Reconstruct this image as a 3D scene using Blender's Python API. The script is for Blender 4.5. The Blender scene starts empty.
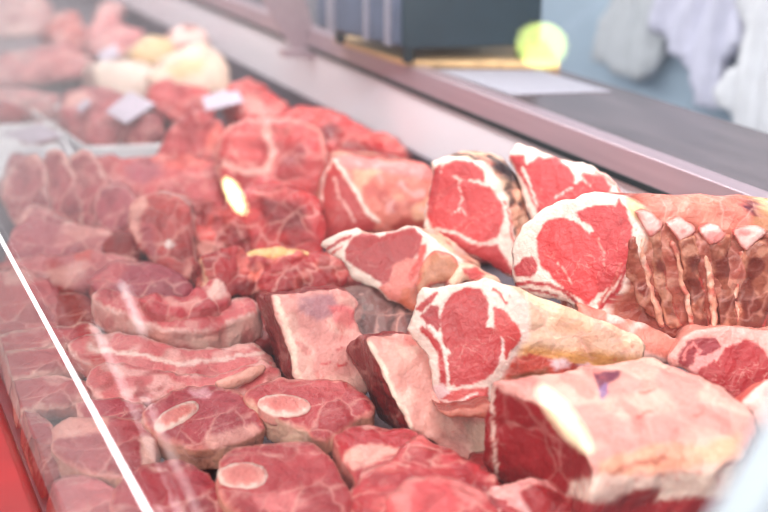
import bpy, bmesh, math, random
import numpy as np
from mathutils import Vector, Matrix, noise, geometry
random.seed(4)
S = bpy.context.scene
COL = S.collection
# ------------------------------------------------------------ camera model
F = 1067.0
TILT = math.radians(21.8); YAW = math.radians(27.7)
H = 0.65
CAM = np.array([0.0, 0.0, H])
fwd = np.array([math.sin(YAW)*math.cos(TILT), math.cos(YAW)*math.cos(TILT), -math.sin(TILT)])
rgt = np.array([math.cos(YAW), -math.sin(YAW), 0.0])
upv = np.cross(rgt, fwd)
def ray(px, py): return fwd + rgt*(px-384)/F + upv*(256-py)/F
def W(px, py, z):
    r = ray(px, py); t = (z-H)/r[2]; return CAM + r*t
def onplane(px, py, p0, n):
    r = ray(px, py); t = np.dot(p0-CAM, n)/np.dot(r, n); return CAM + r*t
def proj(P):
    d = P - CAM; z = d @ fwd
    return np.stack([384 + F*(d @ rgt)/z, 256 - F*(d @ upv)/z], -1), z
def nrm(v):
    v = np.array(v, float); return v/np.linalg.norm(v)
def lin(c):
    out = []
    for v in c:
        v /= 255.0
        out.append(v/12.92 if v <= .04045 else ((v+.055)/1.055)**2.4)
    return out
# ------------------------------------------------------------ nodes / materials
def newmat(name):
    m = bpy.data.materials.new(name); m.use_nodes = True
    nt = m.node_tree; b = nt.nodes['Principled BSDF']
    return m, nt, b
def node(nt, t, **kw):
    n = nt.nodes.new(t)
    for k, v in kw.items(): setattr(n, k, v)
    return n
def noise_node(nt, scale, detail=4, coord='Object', dist=0.0, vec=None):
    tc = node(nt, 'ShaderNodeTexCoord'); n = node(nt, 'ShaderNodeTexNoise')
    n.inputs['Scale'].default_value = scale; n.inputs['Detail'].default_value = detail
    n.inputs['Distortion'].default_value = dist
    if vec:
        mp = node(nt, 'ShaderNodeMapping'); mp.inputs['Scale'].default_value = vec
        nt.links.new(tc.outputs[coord], mp.inputs[0]); nt.links.new(mp.outputs[0], n.inputs[0])
    else: nt.links.new(tc.outputs[coord], n.inputs[0])
    return n
def ramp(nt, src, stops):
    r = node(nt, 'ShaderNodeValToRGB'); nt.links.new(src, r.inputs[0])
    e = r.color_ramp.elements
    while len(e) < len(stops): e.new(.5)
    for i, (p, c) in enumerate(stops):
        e[i].position = p; e[i].color = (c[0], c[1], c[2], 1)
    return r
def mixc(nt, fac, a, b, mode='MIX'):
    m = node(nt, 'ShaderNodeMix', data_type='RGBA', blend_type=mode)
    for i, v in ((0, fac), (6, a), (7, b)):
        if hasattr(v, 'links'): nt.links.new(v, m.inputs[i])
        elif i == 0: m.inputs[0].default_value = v
        else: m.inputs[i].default_value = (v[0], v[1], v[2], 1)
    return m.outputs[2]
def mth(nt, op, a, b=None, clamp=False):
    m = node(nt, 'ShaderNodeMath', operation=op, use_clamp=clamp)
    for i, v in enumerate((a, b)):
        if v is None: continue
        if hasattr(v, 'links'): nt.links.new(v, m.inputs[i])
        else: m.inputs[i].default_value = v
    return m.outputs[0]
def bump(nt, b, src, strength=.3, dist=.001):
    n = node(nt, 'ShaderNodeBump'); n.inputs['Strength'].default_value = strength
    n.inputs['Distance'].default_value = dist
    nt.links.new(src, n.inputs['Height']); nt.links.new(n.outputs[0], b.inputs['Normal'])

def meat_material():
    m, nt, b = newmat('raw_meat')
    at = node(nt, 'ShaderNodeAttribute'); at.attribute_name = 'tint'
    c = at.outputs['Color']
    # soft mottling of the surface
    n1 = noise_node(nt, 28, 5, dist=.6)
    r1 = ramp(nt, n1.outputs[0], [(.32, (.78, .70, .70)), (.52, (1, 1, 1)), (.72, (1.0, 1.0, 1.0))])
    c = mixc(nt, .75, c, r1.outputs[0], 'MULTIPLY')
    # fine grain of the muscle
    n2 = noise_node(nt, 260, 3, dist=.3)
    r2 = ramp(nt, n2.outputs[0], [(.35, (.86, .80, .80)), (.6, (1, 1, 1))])
    c = mixc(nt, .6, c, r2.outputs[0], 'MULTIPLY')
    # marbling veins, only on muscle (alpha of the tint)
    n3 = noise_node(nt, 34, 4, dist=1.6)
    v = mth(nt, 'ABSOLUTE', mth(nt, 'SUBTRACT', n3.outputs[0], .5))
    v = mth(nt, 'SUBTRACT', 1.0, mth(nt, 'MULTIPLY', v, 60), True)
    n4 = noise_node(nt, 19, 2)
    g = mth(nt, 'MULTIPLY', mth(nt, 'SUBTRACT', n4.outputs[0], .50), 9, True)
    v = mth(nt, 'MULTIPLY', mth(nt, 'MULTIPLY', v, g, True), at.outputs['Alpha'])
    c = mixc(nt, mth(nt, 'MULTIPLY', v, .28), c, lin((240, 190, 175)))
    # muscle groups: each a little lighter or darker, thin membranes between them
    nv = noise_node(nt, 16, 3); vm = node(nt, 'ShaderNodeVectorMath', operation='MULTIPLY_ADD')
    tc = node(nt, 'ShaderNodeTexCoord'); nt.links.new(nv.outputs[1], vm.inputs[0]); vm.inputs[1].default_value = (.055, .055, .055); nt.links.new(tc.outputs['Object'], vm.inputs[2])
    vo = node(nt, 'ShaderNodeTexVoronoi', feature='DISTANCE_TO_EDGE'); vo.inputs['Scale'].default_value = 26; nt.links.new(vm.outputs[0], vo.inputs['Vector'])
    vc = node(nt, 'ShaderNodeTexVoronoi'); vc.inputs['Scale'].default_value = 26; nt.links.new(vm.outputs[0], vc.inputs['Vector'])
    sc = node(nt, 'ShaderNodeSeparateColor'); nt.links.new(vc.outputs['Color'], sc.inputs[0])
    gs = at2 = node(nt, 'ShaderNodeAttribute'); at2.attribute_name = 'loose'
    lo = at2.outputs['Fac']
    cr = ramp(nt, sc.outputs[0], [(0, (.50, .34, .38)), (.45, (.92, .86, .88)), (.8, (1.0, 1.0, 1.0)), (1, (1.0, 1.3, 1.2))])
    c = mixc(nt, mth(nt, 'MULTIPLY', lo, .8), c, cr.outputs[0], 'MULTIPLY')
    ed = mth(nt, 'SUBTRACT', 1.0, mth(nt, 'MULTIPLY', vo.outputs['Distance'], 16), True)
    ng = noise_node(nt, 12, 2); gg = mth(nt, 'MULTIPLY', mth(nt, 'SUBTRACT', ng.outputs[0], .42), 6, True)
    ed = mth(nt, 'MULTIPLY', mth(nt, 'MULTIPLY', ed, gg), lo)
    c = mixc(nt, mth(nt, 'MULTIPLY', ed, .7), c, lin((240, 176, 164)))
    # stretched sinew streaks
    ns = noise_node(nt, 30, 5, dist=.9, vec=(.6, 1.0, 3.2))
    ss = mth(nt, 'MULTIPLY', mth(nt, 'SUBTRACT', ns.outputs[0], .60), 9, True)
    c = mixc(nt, mth(nt, 'MULTIPLY', mth(nt, 'MULTIPLY', ss, lo), .6), c, lin((242, 186, 174)))
    sd_ = mth(nt, 'MULTIPLY', mth(nt, 'SUBTRACT', .40, ns.outputs[0]), 9, True)
    c = mixc(nt, mth(nt, 'MULTIPLY', mth(nt, 'MULTIPLY', sd_, lo), .5), c, lin((130, 16, 24)))
    # small blood specks on fat
    n5 = noise_node(nt, 75, 3, dist=.4)
    sp = mth(nt, 'MULTIPLY', mth(nt, 'SUBTRACT', n5.outputs[0], .66), 9, True)
    sp = mth(nt, 'MULTIPLY', sp, mth(nt, 'SUBTRACT', 1.0, at.outputs['Alpha']))
    c = mixc(nt, mth(nt, 'MULTIPLY', sp, .55), c, lin((205, 70, 65)))
    nt.links.new(c, b.inputs['Base Color'])
    n6 = noise_node(nt, 40, 3)
    rr = mth(nt, 'ADD', mth(nt, 'MULTIPLY', n6.outputs[0], .35), .14)
    nt.links.new(rr, b.inputs['Roughness'])
    b.inputs['Specular IOR Level'].default_value = .32
    b.inputs['Coat Weight'].default_value = .06; b.inputs['Coat Roughness'].default_value = .12
    b.inputs['Subsurface Weight'].default_value = .12
    b.inputs['Subsurface Radius'].default_value = (.012, .004, .003)
    b.inputs['Subsurface Scale'].default_value = .5
    n7 = noise_node(nt, 150, 5, dist=.5)
    hh = mth(nt, 'ADD', n7.outputs[0], mth(nt, 'MULTIPLY', n1.outputs[0], 2.0))
    hh = mth(nt, 'ADD', hh, mth(nt, 'MULTIPLY', mth(nt, 'MULTIPLY', vo.outputs['Distance'], lo), 6.0))
    bump(nt, b, hh, .8, .0022)
    return m
def simple(name, col, rough=.5, metal=0, nscale=20, amt=.1, spec=.5, bstr=0.0, vec=None):
    m, nt, b = newmat(name)
    n = noise_node(nt, nscale, 4, vec=vec)
    c0 = lin(col); r = ramp(nt, n.outputs[0], [(.3, [x*(1-amt) for x in c0]), (.7, [min(1, x*(1+amt)) for x in c0])])
    nt.links.new(r.outputs[0], b.inputs['Base Color'])
    b.inputs['Roughness'].default_value = rough; b.inputs['Metallic'].default_value = metal
    b.inputs['Specular IOR Level'].default_value = spec
    if bstr: bump(nt, b, n.outputs[0], bstr, .002)
    return m
MEAT = meat_material()
STEEL = simple('brushed_steel', (172, 150, 158), .36, .35, 60, .08, vec=(1, .05, 1))
STEEL_DARK = simple('dull_steel_tray', (120, 112, 122), .42, .7, 12, .15)
GASKET = simple('dark_gasket', (20, 38, 42), .5, 0, 40, .2)
PLASTIC_DARK = simple('dark_teal_plastic', (30, 50, 60), .38, 0, 30, .1)
PLASTIC_GREY = simple('grey_blue_plastic', (74, 84, 104), .4, 0, 30, .1)
PIN = simple('satin_metal', (190, 190, 205), .35, .8, 30, .1)
WOODM = simple('pale_wood', (214, 176, 128), .55, 0, 9, .18, vec=(8, 1, 8))
WHITEP = simple('white_plastic', (235, 232, 236), .4, 0, 30, .03)
PAPER_PLAIN = simple('white_card', (240, 236, 240), .7, 0, 30, .03)
REDP = simple('red_plastic', (165, 3, 10), .35, 0, 14, .15)
WALLM = simple('blue_grey_wall', (150, 168, 184), .7, 0, 3, .06)
FLOORM = simple('floor_tile', (228, 222, 222), .5, 0, 5, .1)
CLOTHW = simple('white_cotton', (205, 206, 212), .9, 0, 25, .06, bstr=.2)
CLOTHL = simple('lilac_grey_cotton', (186, 186, 204), .9, 0, 25, .06, bstr=.2)
CLOTHG = simple('grey_cotton', (176, 180, 186), .9, 0, 25, .07, bstr=.2)
BLACK = simple('black_hole', (14, 14, 16), .6, 0, 30, .1)

def grille_material():
    m, nt, b = newmat('perforated_white_metal')
    tc = node(nt, 'ShaderNodeTexCoord'); sx = node(nt, 'ShaderNodeSeparateXYZ')
    nt.links.new(tc.outputs['Object'], sx.inputs[0])
    def holes(oy, oz):
        p = .0062
        fy = mth(nt, 'SUBTRACT', mth(nt, 'FRACT', mth(nt, 'ADD', mth(nt, 'DIVIDE', sx.outputs[1], p), oy)), .5)
        fz = mth(nt, 'SUBTRACT', mth(nt, 'FRACT', mth(nt, 'ADD', mth(nt, 'DIVIDE', sx.outputs[2], p), oz)), .5)
        d = mth(nt, 'ADD', mth(nt, 'MULTIPLY', fy, fy), mth(nt, 'MULTIPLY', fz, fz))
        return mth(nt, 'LESS_THAN', d, .026)
    h = mth(nt, 'MAXIMUM', holes(50, 50), holes(50.5, 50.5))
    c = mixc(nt, h, lin((244, 236, 242)), lin((110, 104, 116)))
    nt.links.new(c, b.inputs['Base Color']); b.inputs['Roughness'].default_value = .35
    return m
GRILLE = grille_material()
def print_material(name, sc, ink):
    m, nt, b = newmat(name)
    tc = node(nt, 'ShaderNodeTexCoord'); mp = node(nt, 'ShaderNodeMapping')
    mp.inputs['Rotation'].default_value = (0, 0, -.35)
    nt.links.new(tc.outputs['Object'], mp.inputs[0])
    w = node(nt, 'ShaderNodeTexWave'); w.inputs['Scale'].default_value = sc; w.inputs['Distortion'].default_value = 1.5
    w.inputs['Detail'].default_value = 3; w.bands_direction = 'Y'
    nt.links.new(mp.outputs[0], w.inputs[0])
    f = mth(nt, 'MULTIPLY', mth(nt, 'SUBTRACT', w.outputs['Fac'], .62), 4, True)
    c = mixc(nt, f, lin((178, 174, 184)), lin(ink)); nt.links.new(c, b.inputs['Base Color'])
    b.inputs['Roughness'].default_value = .6
    return m
PRINTED = print_material('printed_paper', 34, (120, 118, 132))
CARDP = print_material('printed_card', 30, (226, 190, 214))
def glass_material():
    m, nt, b = newmat('clear_glass'); nt.nodes.remove(b)
    out = nt.nodes['Material Output']
    g = node(nt, 'ShaderNodeNewGeometry'); d = node(nt, 'ShaderNodeVectorMath', operation='DOT_PRODUCT')
    nt.links.new(g.outputs['Normal'], d.inputs[0]); nt.links.new(g.outputs['Incoming'], d.inputs[1])
    c = mth(nt, 'SUBTRACT', 1.0, mth(nt, 'ABSOLUTE', d.outputs['Value']), True)
    f = mth(nt, 'ADD', mth(nt, 'MULTIPLY', mth(nt, 'POWER', c, 5.0), .96), .04, True)
    tr = node(nt, 'ShaderNodeBsdfTransparent'); tr.inputs[0].default_value = (.99, 1, .995, 1)
    gl = node(nt, 'ShaderNodeBsdfGlossy'); gl.inputs['Roughness'].default_value = 0.02
    mx = node(nt, 'ShaderNodeMixShader')
    nt.links.new(f, mx.inputs[0]); nt.links.new(tr.outputs[0], mx.inputs[1]); nt.links.new(gl.outputs[0], mx.inputs[2])
    nt.links.new(mx.outputs[0], out.inputs[0])
    return m
GLASS = glass_material()
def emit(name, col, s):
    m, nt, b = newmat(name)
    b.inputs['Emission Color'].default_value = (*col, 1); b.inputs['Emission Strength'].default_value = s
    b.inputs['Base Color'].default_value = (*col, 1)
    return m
# ------------------------------------------------------------ object helpers
def link(name, me, mat, parent=None):
    o = bpy.data.objects.new(name, me); COL.objects.link(o)
    if mat: me.materials.append(mat)
    if parent: o.parent = parent
    return o
def tag(o, label=None, cat=None, group=None, kind=None):
    if label: o['label'] = label
    if cat: o['category'] = cat
    if group: o['group'] = group
    if kind: o['kind'] = kind
    return o
def empty(name, loc, label, cat, group=None):
    e = bpy.data.objects.new(name, None); COL.objects.link(e); e.location = Vector(loc)
    e.empty_display_size = .03
    return tag(e, label, cat, group)
def setparent(o, e):
    o.parent = e; o.location = Vector(o.location) - Vector(e.location)
def prism(name, pts, vec, mat, parent=None, bevel=.0):
    """closed prism: polygon pts (3-D) pushed along vec"""
    pts = [Vector(p) for p in pts]; o0 = sum(pts, Vector())/len(pts)
    bm = bmesh.new()
    vs = [bm.verts.new(p-o0) for p in pts]
    f = bm.faces.new(vs)
    r = bmesh.ops.extrude_face_region(bm, geom=[f])
    for v in [g for g in r['geom'] if isinstance(g, bmesh.types.BMVert)]: v.co += Vector(vec)
    bmesh.ops.recalc_face_normals(bm, faces=bm.faces)
    if bevel: bmesh.ops.bevel(bm, geom=list(bm.edges), offset=bevel, segments=3, affect='EDGES', profile=.5)
    me = bpy.data.meshes.new(name); bm.to_mesh(me); bm.free()
    o = link(name, me, mat); o.location = o0
    if parent: setparent(o, parent)
    return o
def box(name, x0, x1, y0, y1, z0, z1, mat, parent=None, bevel=0):
    return prism(name, [(x0, y0, z0), (x1, y0, z0), (x1, y1, z0), (x0, y1, z0)], (0, 0, z1-z0), mat, parent, bevel)
def tube(name, pts, radii, mat, parent=None, seg=16, cols=None, flat=None, amp=0.0, loose=0.0):
    """tapering tube with round ends through 3-D points"""
    pts = [np.array(p, float) for p in pts]; o0 = pts[0].copy()
    P = []; R = []; CC = []
    n = len(pts); sub = 6
    for i in range(n-1):
        p0 = pts[max(i-1, 0)]; p1 = pts[i]; p2 = pts[i+1]; p3 = pts[min(i+2, n-1)]
        for k in range(sub):
            t = k/sub
            P.append(.5*((2*p1)+(-p0+p2)*t+(2*p0-5*p1+4*p2-p3)*t*t+(-p0+3*p1-3*p2+p3)*t**3))
            R.append(radii[i]*(1-t)+radii[i+1]*t)
            if cols: CC.append(np.array(cols[i])*(1-t)+np.array(cols[i+1])*t)
    P.append(pts[-1]); R.append(radii[-1])
    if cols: CC.append(np.array(cols[-1]))
    # rounded ends
    t0 = nrm(P[0]-P[1]); t1 = nrm(P[-1]-P[-2])
    for a in (.45, .8, .97):
        P.insert(0, P[0]+t0*0); R.insert(0, 0)
    r0, r1 = R[3], R[-1]
    base0, base1 = P[3].copy(), P[-1].copy()
    for i, a in enumerate((1.0, .82, .5)):
        P[i] = base0 + t0*r0*.8*a; R[i] = r0*math.sqrt(max(0, 1-a*a)) + 1e-5
        if cols: CC.insert(i, CC[i])
    for a in (.5, .82, 1.0):
        P.append(base1 + t1*r1*.8*a); R.append(r1*math.sqrt(max(0, 1-a*a)) + 1e-5)
        if cols: CC.append(CC[-1])
    bm = bmesh.new(); rings = []
    ref = nrm(np.cross(t1, [0.3, 0.1, 1.0])); 
    lay = bm.verts.layers.float_color.new('tint')
    for i, p in enumerate(P):
        d = nrm(P[min(i+1, len(P)-1)] - P[max(i-1, 0)])
        a = nrm(ref - d*np.dot(ref, d)); b = np.cross(d, a); ring = []
        for k in range(seg):
            th = 2*math.pi*k/seg
            q = p + (a*math.cos(th) + b*math.sin(th)*(flat or 1))*R[i] - o0
            if amp:
                q = q + np.array(noise.noise_vector(Vector(q+o0)*70))*amp
            v = bm.verts.new(q)
            if cols: v[lay] = (*CC[i][:3], CC[i][3])
            ring.append(v)
        rings.append(ring)
    for i in range(len(rings)-1):
        for k in range(seg):
            bm.faces.new((rings[i][k], rings[i][(k+1) % seg], rings[i+1][(k+1) % seg], rings[i+1][k]))
    bm.faces.new(rings[0]); bm.faces.new(rings[-1])
    bmesh.ops.recalc_face_normals(bm, faces=bm.faces)
    for f in bm.faces: f.smooth = True
    me = bpy.data.meshes.new(name); bm.to_mesh(me); bm.free()
    if loose: me.attributes.new('loose', 'FLOAT', 'POINT').data.foreach_set('value', [loose]*len(me.vertices))
    o = link(name, me, mat); o.location = Vector(o0)
    if parent: setparent(o, parent)
    return o
# ------------------------------------------------------------ lofted cuts of meat
def catmull(pts, step):
    pts = np.array(pts, float); n = len(pts); out = []
    for i in range(n):
        p0, p1, p2, p3 = pts[i-1], pts[i], pts[(i+1) % n], pts[(i+2) % n]
        k = max(1, int(round(np.linalg.norm(p2-p1)/step)))
        for j in range(k):
            t = j/k
            q = .5*((2*p1)+(-p0+p2)*t+(2*p0-5*p1+4*p2-p3)*t*t+(-p0+3*p1-3*p2+p3)*t**3)
            out.append(q*.7+(p1*(1-t)+p2*t)*.3)
    return np.array(out)
def inpoly(P, poly):
    x, y = P[:, 0], P[:, 1]; c = np.zeros(len(P), bool); n = len(poly)
    for i in range(n):
        x1, y1 = poly[i]; x2, y2 = poly[i-1]
        m = ((y1 > y) != (y2 > y))
        if y1 != y2: c ^= m & (x < (x2-x1)*(y-y1)/(y2-y1)+x1)
    return c
def dseg(P, poly, closed=True):
    d = np.full(len(P), 1e9); n = len(poly)
    for i in range(n if closed else n-1):
        a = np.array(poly[i], float); b = np.array(poly[(i+1) % n], float); ab = b-a
        t = np.clip(((P-a) @ ab)/max(ab @ ab, 1e-9), 0, 1)
        d = np.minimum(d, np.linalg.norm(P-a-t[:, None]*ab, axis=1))
    return d
def nz(P, s, seed=0.0):
    return np.array([noise.noise(Vector((p[0]*s+seed, p[1]*s-seed, (p[2]*s if len(p) > 2 else seed)))) for p in P])
MUS = (186, 44, 54); FAT = (244, 214, 200); PINK = (226, 138, 128); BONE = (232, 176, 160); DARK = (120, 22, 30)
def sd(P, poly):
    d = dseg(P, poly); return np.where(inpoly(P, poly), d, -d)
PIECES = []
def piece(name, label, cat, cap, z, base=MUS, side=PINK, n=(0, 0, 1), d=(0, 0, -.04), end=None, s=1.0,
          paint=(), pitch=3.0, bulge=.003, fatness=.012, rough=1.0, warp=1.6, group=None, anchor=None,
          parent=None, mat=None, relief=None, wob=.8, seed=None, loose=None, grow=1.4):
    """loft: traced cut face 'cap' lying on a plane, pushed back along d with taper s.
    paint: list of (kind, colour, geometry, ...) giving each tissue its own colour"""
    seed = seed if seed is not None else (len(PIECES)*3.17 + 1.3)
    sl = .55 if loose is None else loose
    if loose is None: loose = 0.0 if parent is not None and name != 'x' else .75
    n = nrm(n); cap = [tuple(map(float, p)) for p in cap]
    cp = np.mean(cap, axis=0) if anchor is None else np.array(anchor, float)
    A = W(cp[0], cp[1], z)
    O = catmull(cap, pitch)
    wv = np.stack([nz(O, .09, seed), nz(O, .09, seed+9)], 1)*wob*2 + np.stack([nz(O, .3, seed), nz(O, .3, seed+5)], 1)*wob
    O = O + wv
    x0, y0 = O.min(0); x1, y1 = O.max(0)
    gx, gy = np.meshgrid(np.arange(x0, x1, pitch), np.arange(y0, y1, pitch*.866))
    gx = gx + (np.arange(gx.shape[0]) % 2)[:, None]*pitch*.5
    G = np.stack([gx.ravel(), gy.ravel()], 1)
    if len(G):
        G = G[inpoly(G, O)]
        if len(G): G = G[dseg(G, O) > pitch*.55]
    V2 = [Vector(p) for p in O] + [Vector(p) for p in G]
    no = len(O)
    cv, ce, cf, ov, oe, of = geometry.delaunay_2d_cdt(V2, [], [list(range(no))], 1, 1e-4)
    if len(cv) != len(V2):   # merged or intersected: keep simple
        idx = {}
    P2 = np.array([tuple(v) for v in cv])
    P3 = np.array([onplane(p[0], p[1], A, n) for p in P2])
    # map outline order
    ring = []
    back = {}
    for i, lst in enumerate(ov):
        for j in lst: back.setdefault(j, i)
    ring = [back[i] for i in range(no) if i in back]
    ring = [r for k, r in enumerate(ring) if r != ring[k-1]]
    C = P3[ring].mean(0)
    px = np.linalg.norm(A-CAM)/F
    de = dseg(P2, O)*px
    capoff = bulge*(1-np.exp(-de/(bulge*1.2+1e-6)))
    P3c = P3 + n*capoff[:, None]
    if relief is not None: P3c = P3c + n*relief(P2)[:, None]
    if end is not None: D = W(end[0], end[1], end[2]) - A
    else: D = np.array(d, float)
    L = np.linalg.norm(D)
    M = int(max(4, min(26, L/px/pitch/1.2)))
    R0 = P3[ring]; rings = []
    for j in range(1, M+1):
        t = j/M
        sc = 1+(s-1)*t + fatness*math.sin(math.pi*min(1, t*1.0))
        if t > .85: sc *= 1-(t-.85)*.5
        rings.append(C + D*t + (R0-C)*sc)
    allP = np.vstack([P3c] + rings)
    nc = len(P3c)
    # displacement
    big = np.array([tuple(noise.noise_vector(Vector(p)*22+Vector((seed, 0, 0)))) for p in allP])*.0035
    sml = np.array([tuple(noise.noise_vector(Vector(p)*90+Vector((0, seed, 0)))) for p in allP])*.0011
    mid = np.array([tuple(noise.noise_vector(Vector(p)*48+Vector((0, 0, seed)))) for p in allP])*.0022
    sml = sml + mid*(1+.8*loose)
    w = np.ones(len(allP)); w[:nc] = (.35+.45*loose) + (.65-.45*loose)*np.exp(-de/.006)
    allP = allP + (big+sml)*w[:, None]*rough
    if name != 'x':  # keep everything on the counter deck
        allP[:, 2] = np.maximum(allP[:, 2], .004 + .0005*np.abs(big[:, 0])) if z < .8 and mat is None else allP[:, 2]
    if mat is None:
        allP[:, 0] = np.where(allP[:, 2] < .235, np.minimum(allP[:, 0], .982), allP[:, 0])
        allP[:, 0] = np.maximum(allP[:, 0], .118 + np.clip(allP[:, 2], 0, .3)*.33 + np.maximum(0, allP[:, 2]-.155)*.25)
    # tint
    Q, _ = proj(allP)
    Q[:nc] = P2
    Qw = Q + np.stack([nz(Q, .12, seed), nz(Q, .12, seed+3)], 1)*warp*1.5 + np.stack([nz(Q, .35, seed), nz(Q, .35, seed+7)], 1)*warp*.7
    col = np.zeros((len(allP), 3)); col[:nc] = lin(base); col[nc:] = lin(side)
    capm = np.zeros(len(allP)); capm[:nc] = 1
    edge = np.zeros(len(allP)); edge[:nc] = dseg(Qw[:nc], O)
    for op in paint:
        k = op[0]; cc = np.array(lin(op[1]))
        if k in ('p', 'P'):      # filled region (P: cap only)
            f = op[3] if len(op) > 3 else 1.2
            m = np.clip((sd(Qw, op[2])+(grow if k == 'P' else 0))/f+.5, 0, 1)
            if k == 'P': m = m*capm
            else: m = m
        elif k in ('l', 'L'):    # streak
            wd = op[3]; f = max(1.0, wd*.6)
            dd = dseg(Qw, op[2], False); m = np.clip((wd-dd)/f+.5, 0, 1)
            if k == 'L': m = m*capm
        elif k == 'e':           # rim along the cut face
            m = np.clip((op[2]-edge + nz(Q, .08, seed+2)*op[2]*.7)/1.2+.5, 0, 1)*capm
        elif k in ('n', 'N'):           # mottling (op[2] = scale, op[3] = threshold, op[4] = strength)
            v = nz(allP*(1 if len(op) < 6 else np.array(op[5])), op[2], seed+4)
            m = np.clip((v-op[3])*6, 0, 1)*op[4]
            if k == 'N': m = m*capm
        elif k == 's':           # on the sides only, mottling
            v = nz(allP, op[2], seed+4); m = np.clip((v-op[3])*6, 0, 1)*op[4]*(1-capm)
        col = col*(1-m[:, None]) + cc*m[:, None]
    sat = np.clip((col[:, 0]-col[:, 1]*1.0-.22)*6, 0, 1)*np.clip((.35-col[:, 1])*6, 0, 1)
    kk = .030 if parent is not None else .012
    col[:, 1] += kk*sat; col[:, 2] += kk*.8*sat
    faces = [list(f) for f in cf]
    nr = len(ring); idx = [list(ring)] + [[nc+j*nr+i for i in range(nr)] for j in range(M)]
    for j in range(M):
        a, b2 = idx[j], idx[j+1]
        for i in range(nr):
            faces.append([a[i], a[(i+1) % nr], b2[(i+1) % nr], b2[i]])
    bc = len(allP); allP = np.vstack([allP, allP[idx[-1]].mean(0)]); col = np.vstack([col, col[-1]]); sat = np.append(sat, sat[-1])
    for i in range(nr): faces.append([idx[-1][i], idx[-1][(i+1) % nr], bc])
    me = bpy.data.meshes.new(name)
    org = C.copy()
    me.from_pydata([tuple(p-org) for p in allP], [], faces)
    ca = me.color_attributes.new('tint', 'FLOAT_COLOR', 'POINT')
    buf = np.concatenate([np.clip(col, 0, 1), sat[:, None]], 1).astype(np.float32).ravel()
    ca.data.foreach_set('color', buf)
    la = me.attributes.new('loose', 'FLOAT', 'POINT'); la.data.foreach_set('value', np.where(np.arange(len(allP)) < nc, loose, max(sl, 0.0)).astype(np.float32))
    bm = bmesh.new(); bm.from_mesh(me); bmesh.ops.recalc_face_normals(bm, faces=bm.faces); bm.to_mesh(me); bm.free()
    me.polygons.foreach_set('use_smooth', [True]*len(me.polygons)); me.update()
    o = link(name, me, mat or MEAT); o.location = Vector(org)
    if parent is not None: setparent(o, parent)
    else:
        tag(o, label, cat, group)
    PIECES.append(o)
    return o
# ============================================================ the room
st = box('floor', -1.5, 3.2, -1.5, 9, -.85, -.80, FLOORM); tag(st, kind='structure')
st = box('wall_back', 2.0, 2.12, -1.5, 9, -.80, 2.4, WALLM); tag(st, kind='structure')
st = box('trim_1', 1.985, 2.0, -1.5, 9, -.80, -.70, STEEL); tag(st, kind='structure')
# ============================================================ the refrigerated case
Y0, Y1 = -.6, 6.2
case = empty('display_case', (.55, 2.5, -.80), 'long refrigerated butcher display case with steel rim and front glass', 'display case')
box('cabinet', .10, 1.30, Y0, Y1, -.78, -.03, WHITEP, case)
box('deck', .117, 1.0, Y0, Y1, -.03, 0, STEEL_DARK, case)
box('plinth', .16, 1.22, Y0, Y1, -.80, -.78, PLASTIC_DARK, case)
box('air_duct', .985, 1.0, Y0, Y1, .0, .064, STEEL_DARK, case)
box('perforated_panel', .992, 1.006, Y0, Y1, .064, .182, GRILLE, case)
box('gasket', .986, 1.006, Y0, Y1, .178, .188, GASKET, case)
box('steel_rim', .988, 1.02, Y0, Y1, .187, .2275, STEEL, case, bevel=.0015)
box('worktop', 1.016, 1.235, Y0, Y1, .205, .226, simple('satin_worktop', (134, 116, 118), .24, .6, 9, .22, vec=(3, .6, 1)), case, bevel=.002)
box('rear_panel', 1.20, 1.225, Y0, Y1, -.03, .205, STEEL_DARK, case)
box('end_panel', .10, 1.2, Y1-.03, Y1, 0, .20, STEEL_DARK, case)
# front glass: a low upright pane and a raked upper pane that meet in a polished edge
T = .006
def pane(name, x0, z0, x1, z1, y0, y1):
    dx, dz = x1-x0, z1-z0; L = math.hypot(dx, dz); nx, nz_ = -dz/L*T, dx/L*T
    return prism(name, [(x0, y0, z0), (x1, y0, z1), (x1+nx, y0, z1+nz_), (x0+nx, y0, z0+nz_)], (0, y1-y0, 0), GLASS, case)
LX, LZ = .163, .155
pane('lower_pane', .112, .004, LX, LZ-.001, Y0, Y1)
TX, TZ = .163+.577*.60, .755
pane('upper_pane', LX+.001, LZ+.003, TX, TZ, Y0, Y1)
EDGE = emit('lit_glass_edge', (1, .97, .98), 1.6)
prism('glass_edge_profile', [(LX-.003, Y0, LZ-.0012), (LX+.0005, Y0, LZ-.0012), (LX+.0005, Y0, LZ+.0016), (LX-.003, Y0, LZ+.0016)], (0, Y1-Y0, 0), emit('edge_highlight_glow', (1, .96, .98), 2.2), case)  # polished edge made to glow for the highlight it catches, no lamp
box('bumper_rail', .068, .116, Y0, Y1, -.06, .004, REDP, case, bevel=.006)
# upright arm that holds the raked pane, close to the viewer
ay = .255
u = np.array([.5, 0, .866]); 
a0 = np.array([LX+.012, ay, LZ+.0]); 
ARM = simple('frosted_clear_plastic', (206, 214, 224), .35, 0, 30, .04)
sx = np.array([.866, 0, -.5])
prism('pane_support_arm', [a0+u*.02, a0+u*.62, a0+u*.62+sx*.014, a0+u*.02+sx*.022], (0, .022, 0), ARM, case, bevel=.003)
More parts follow.
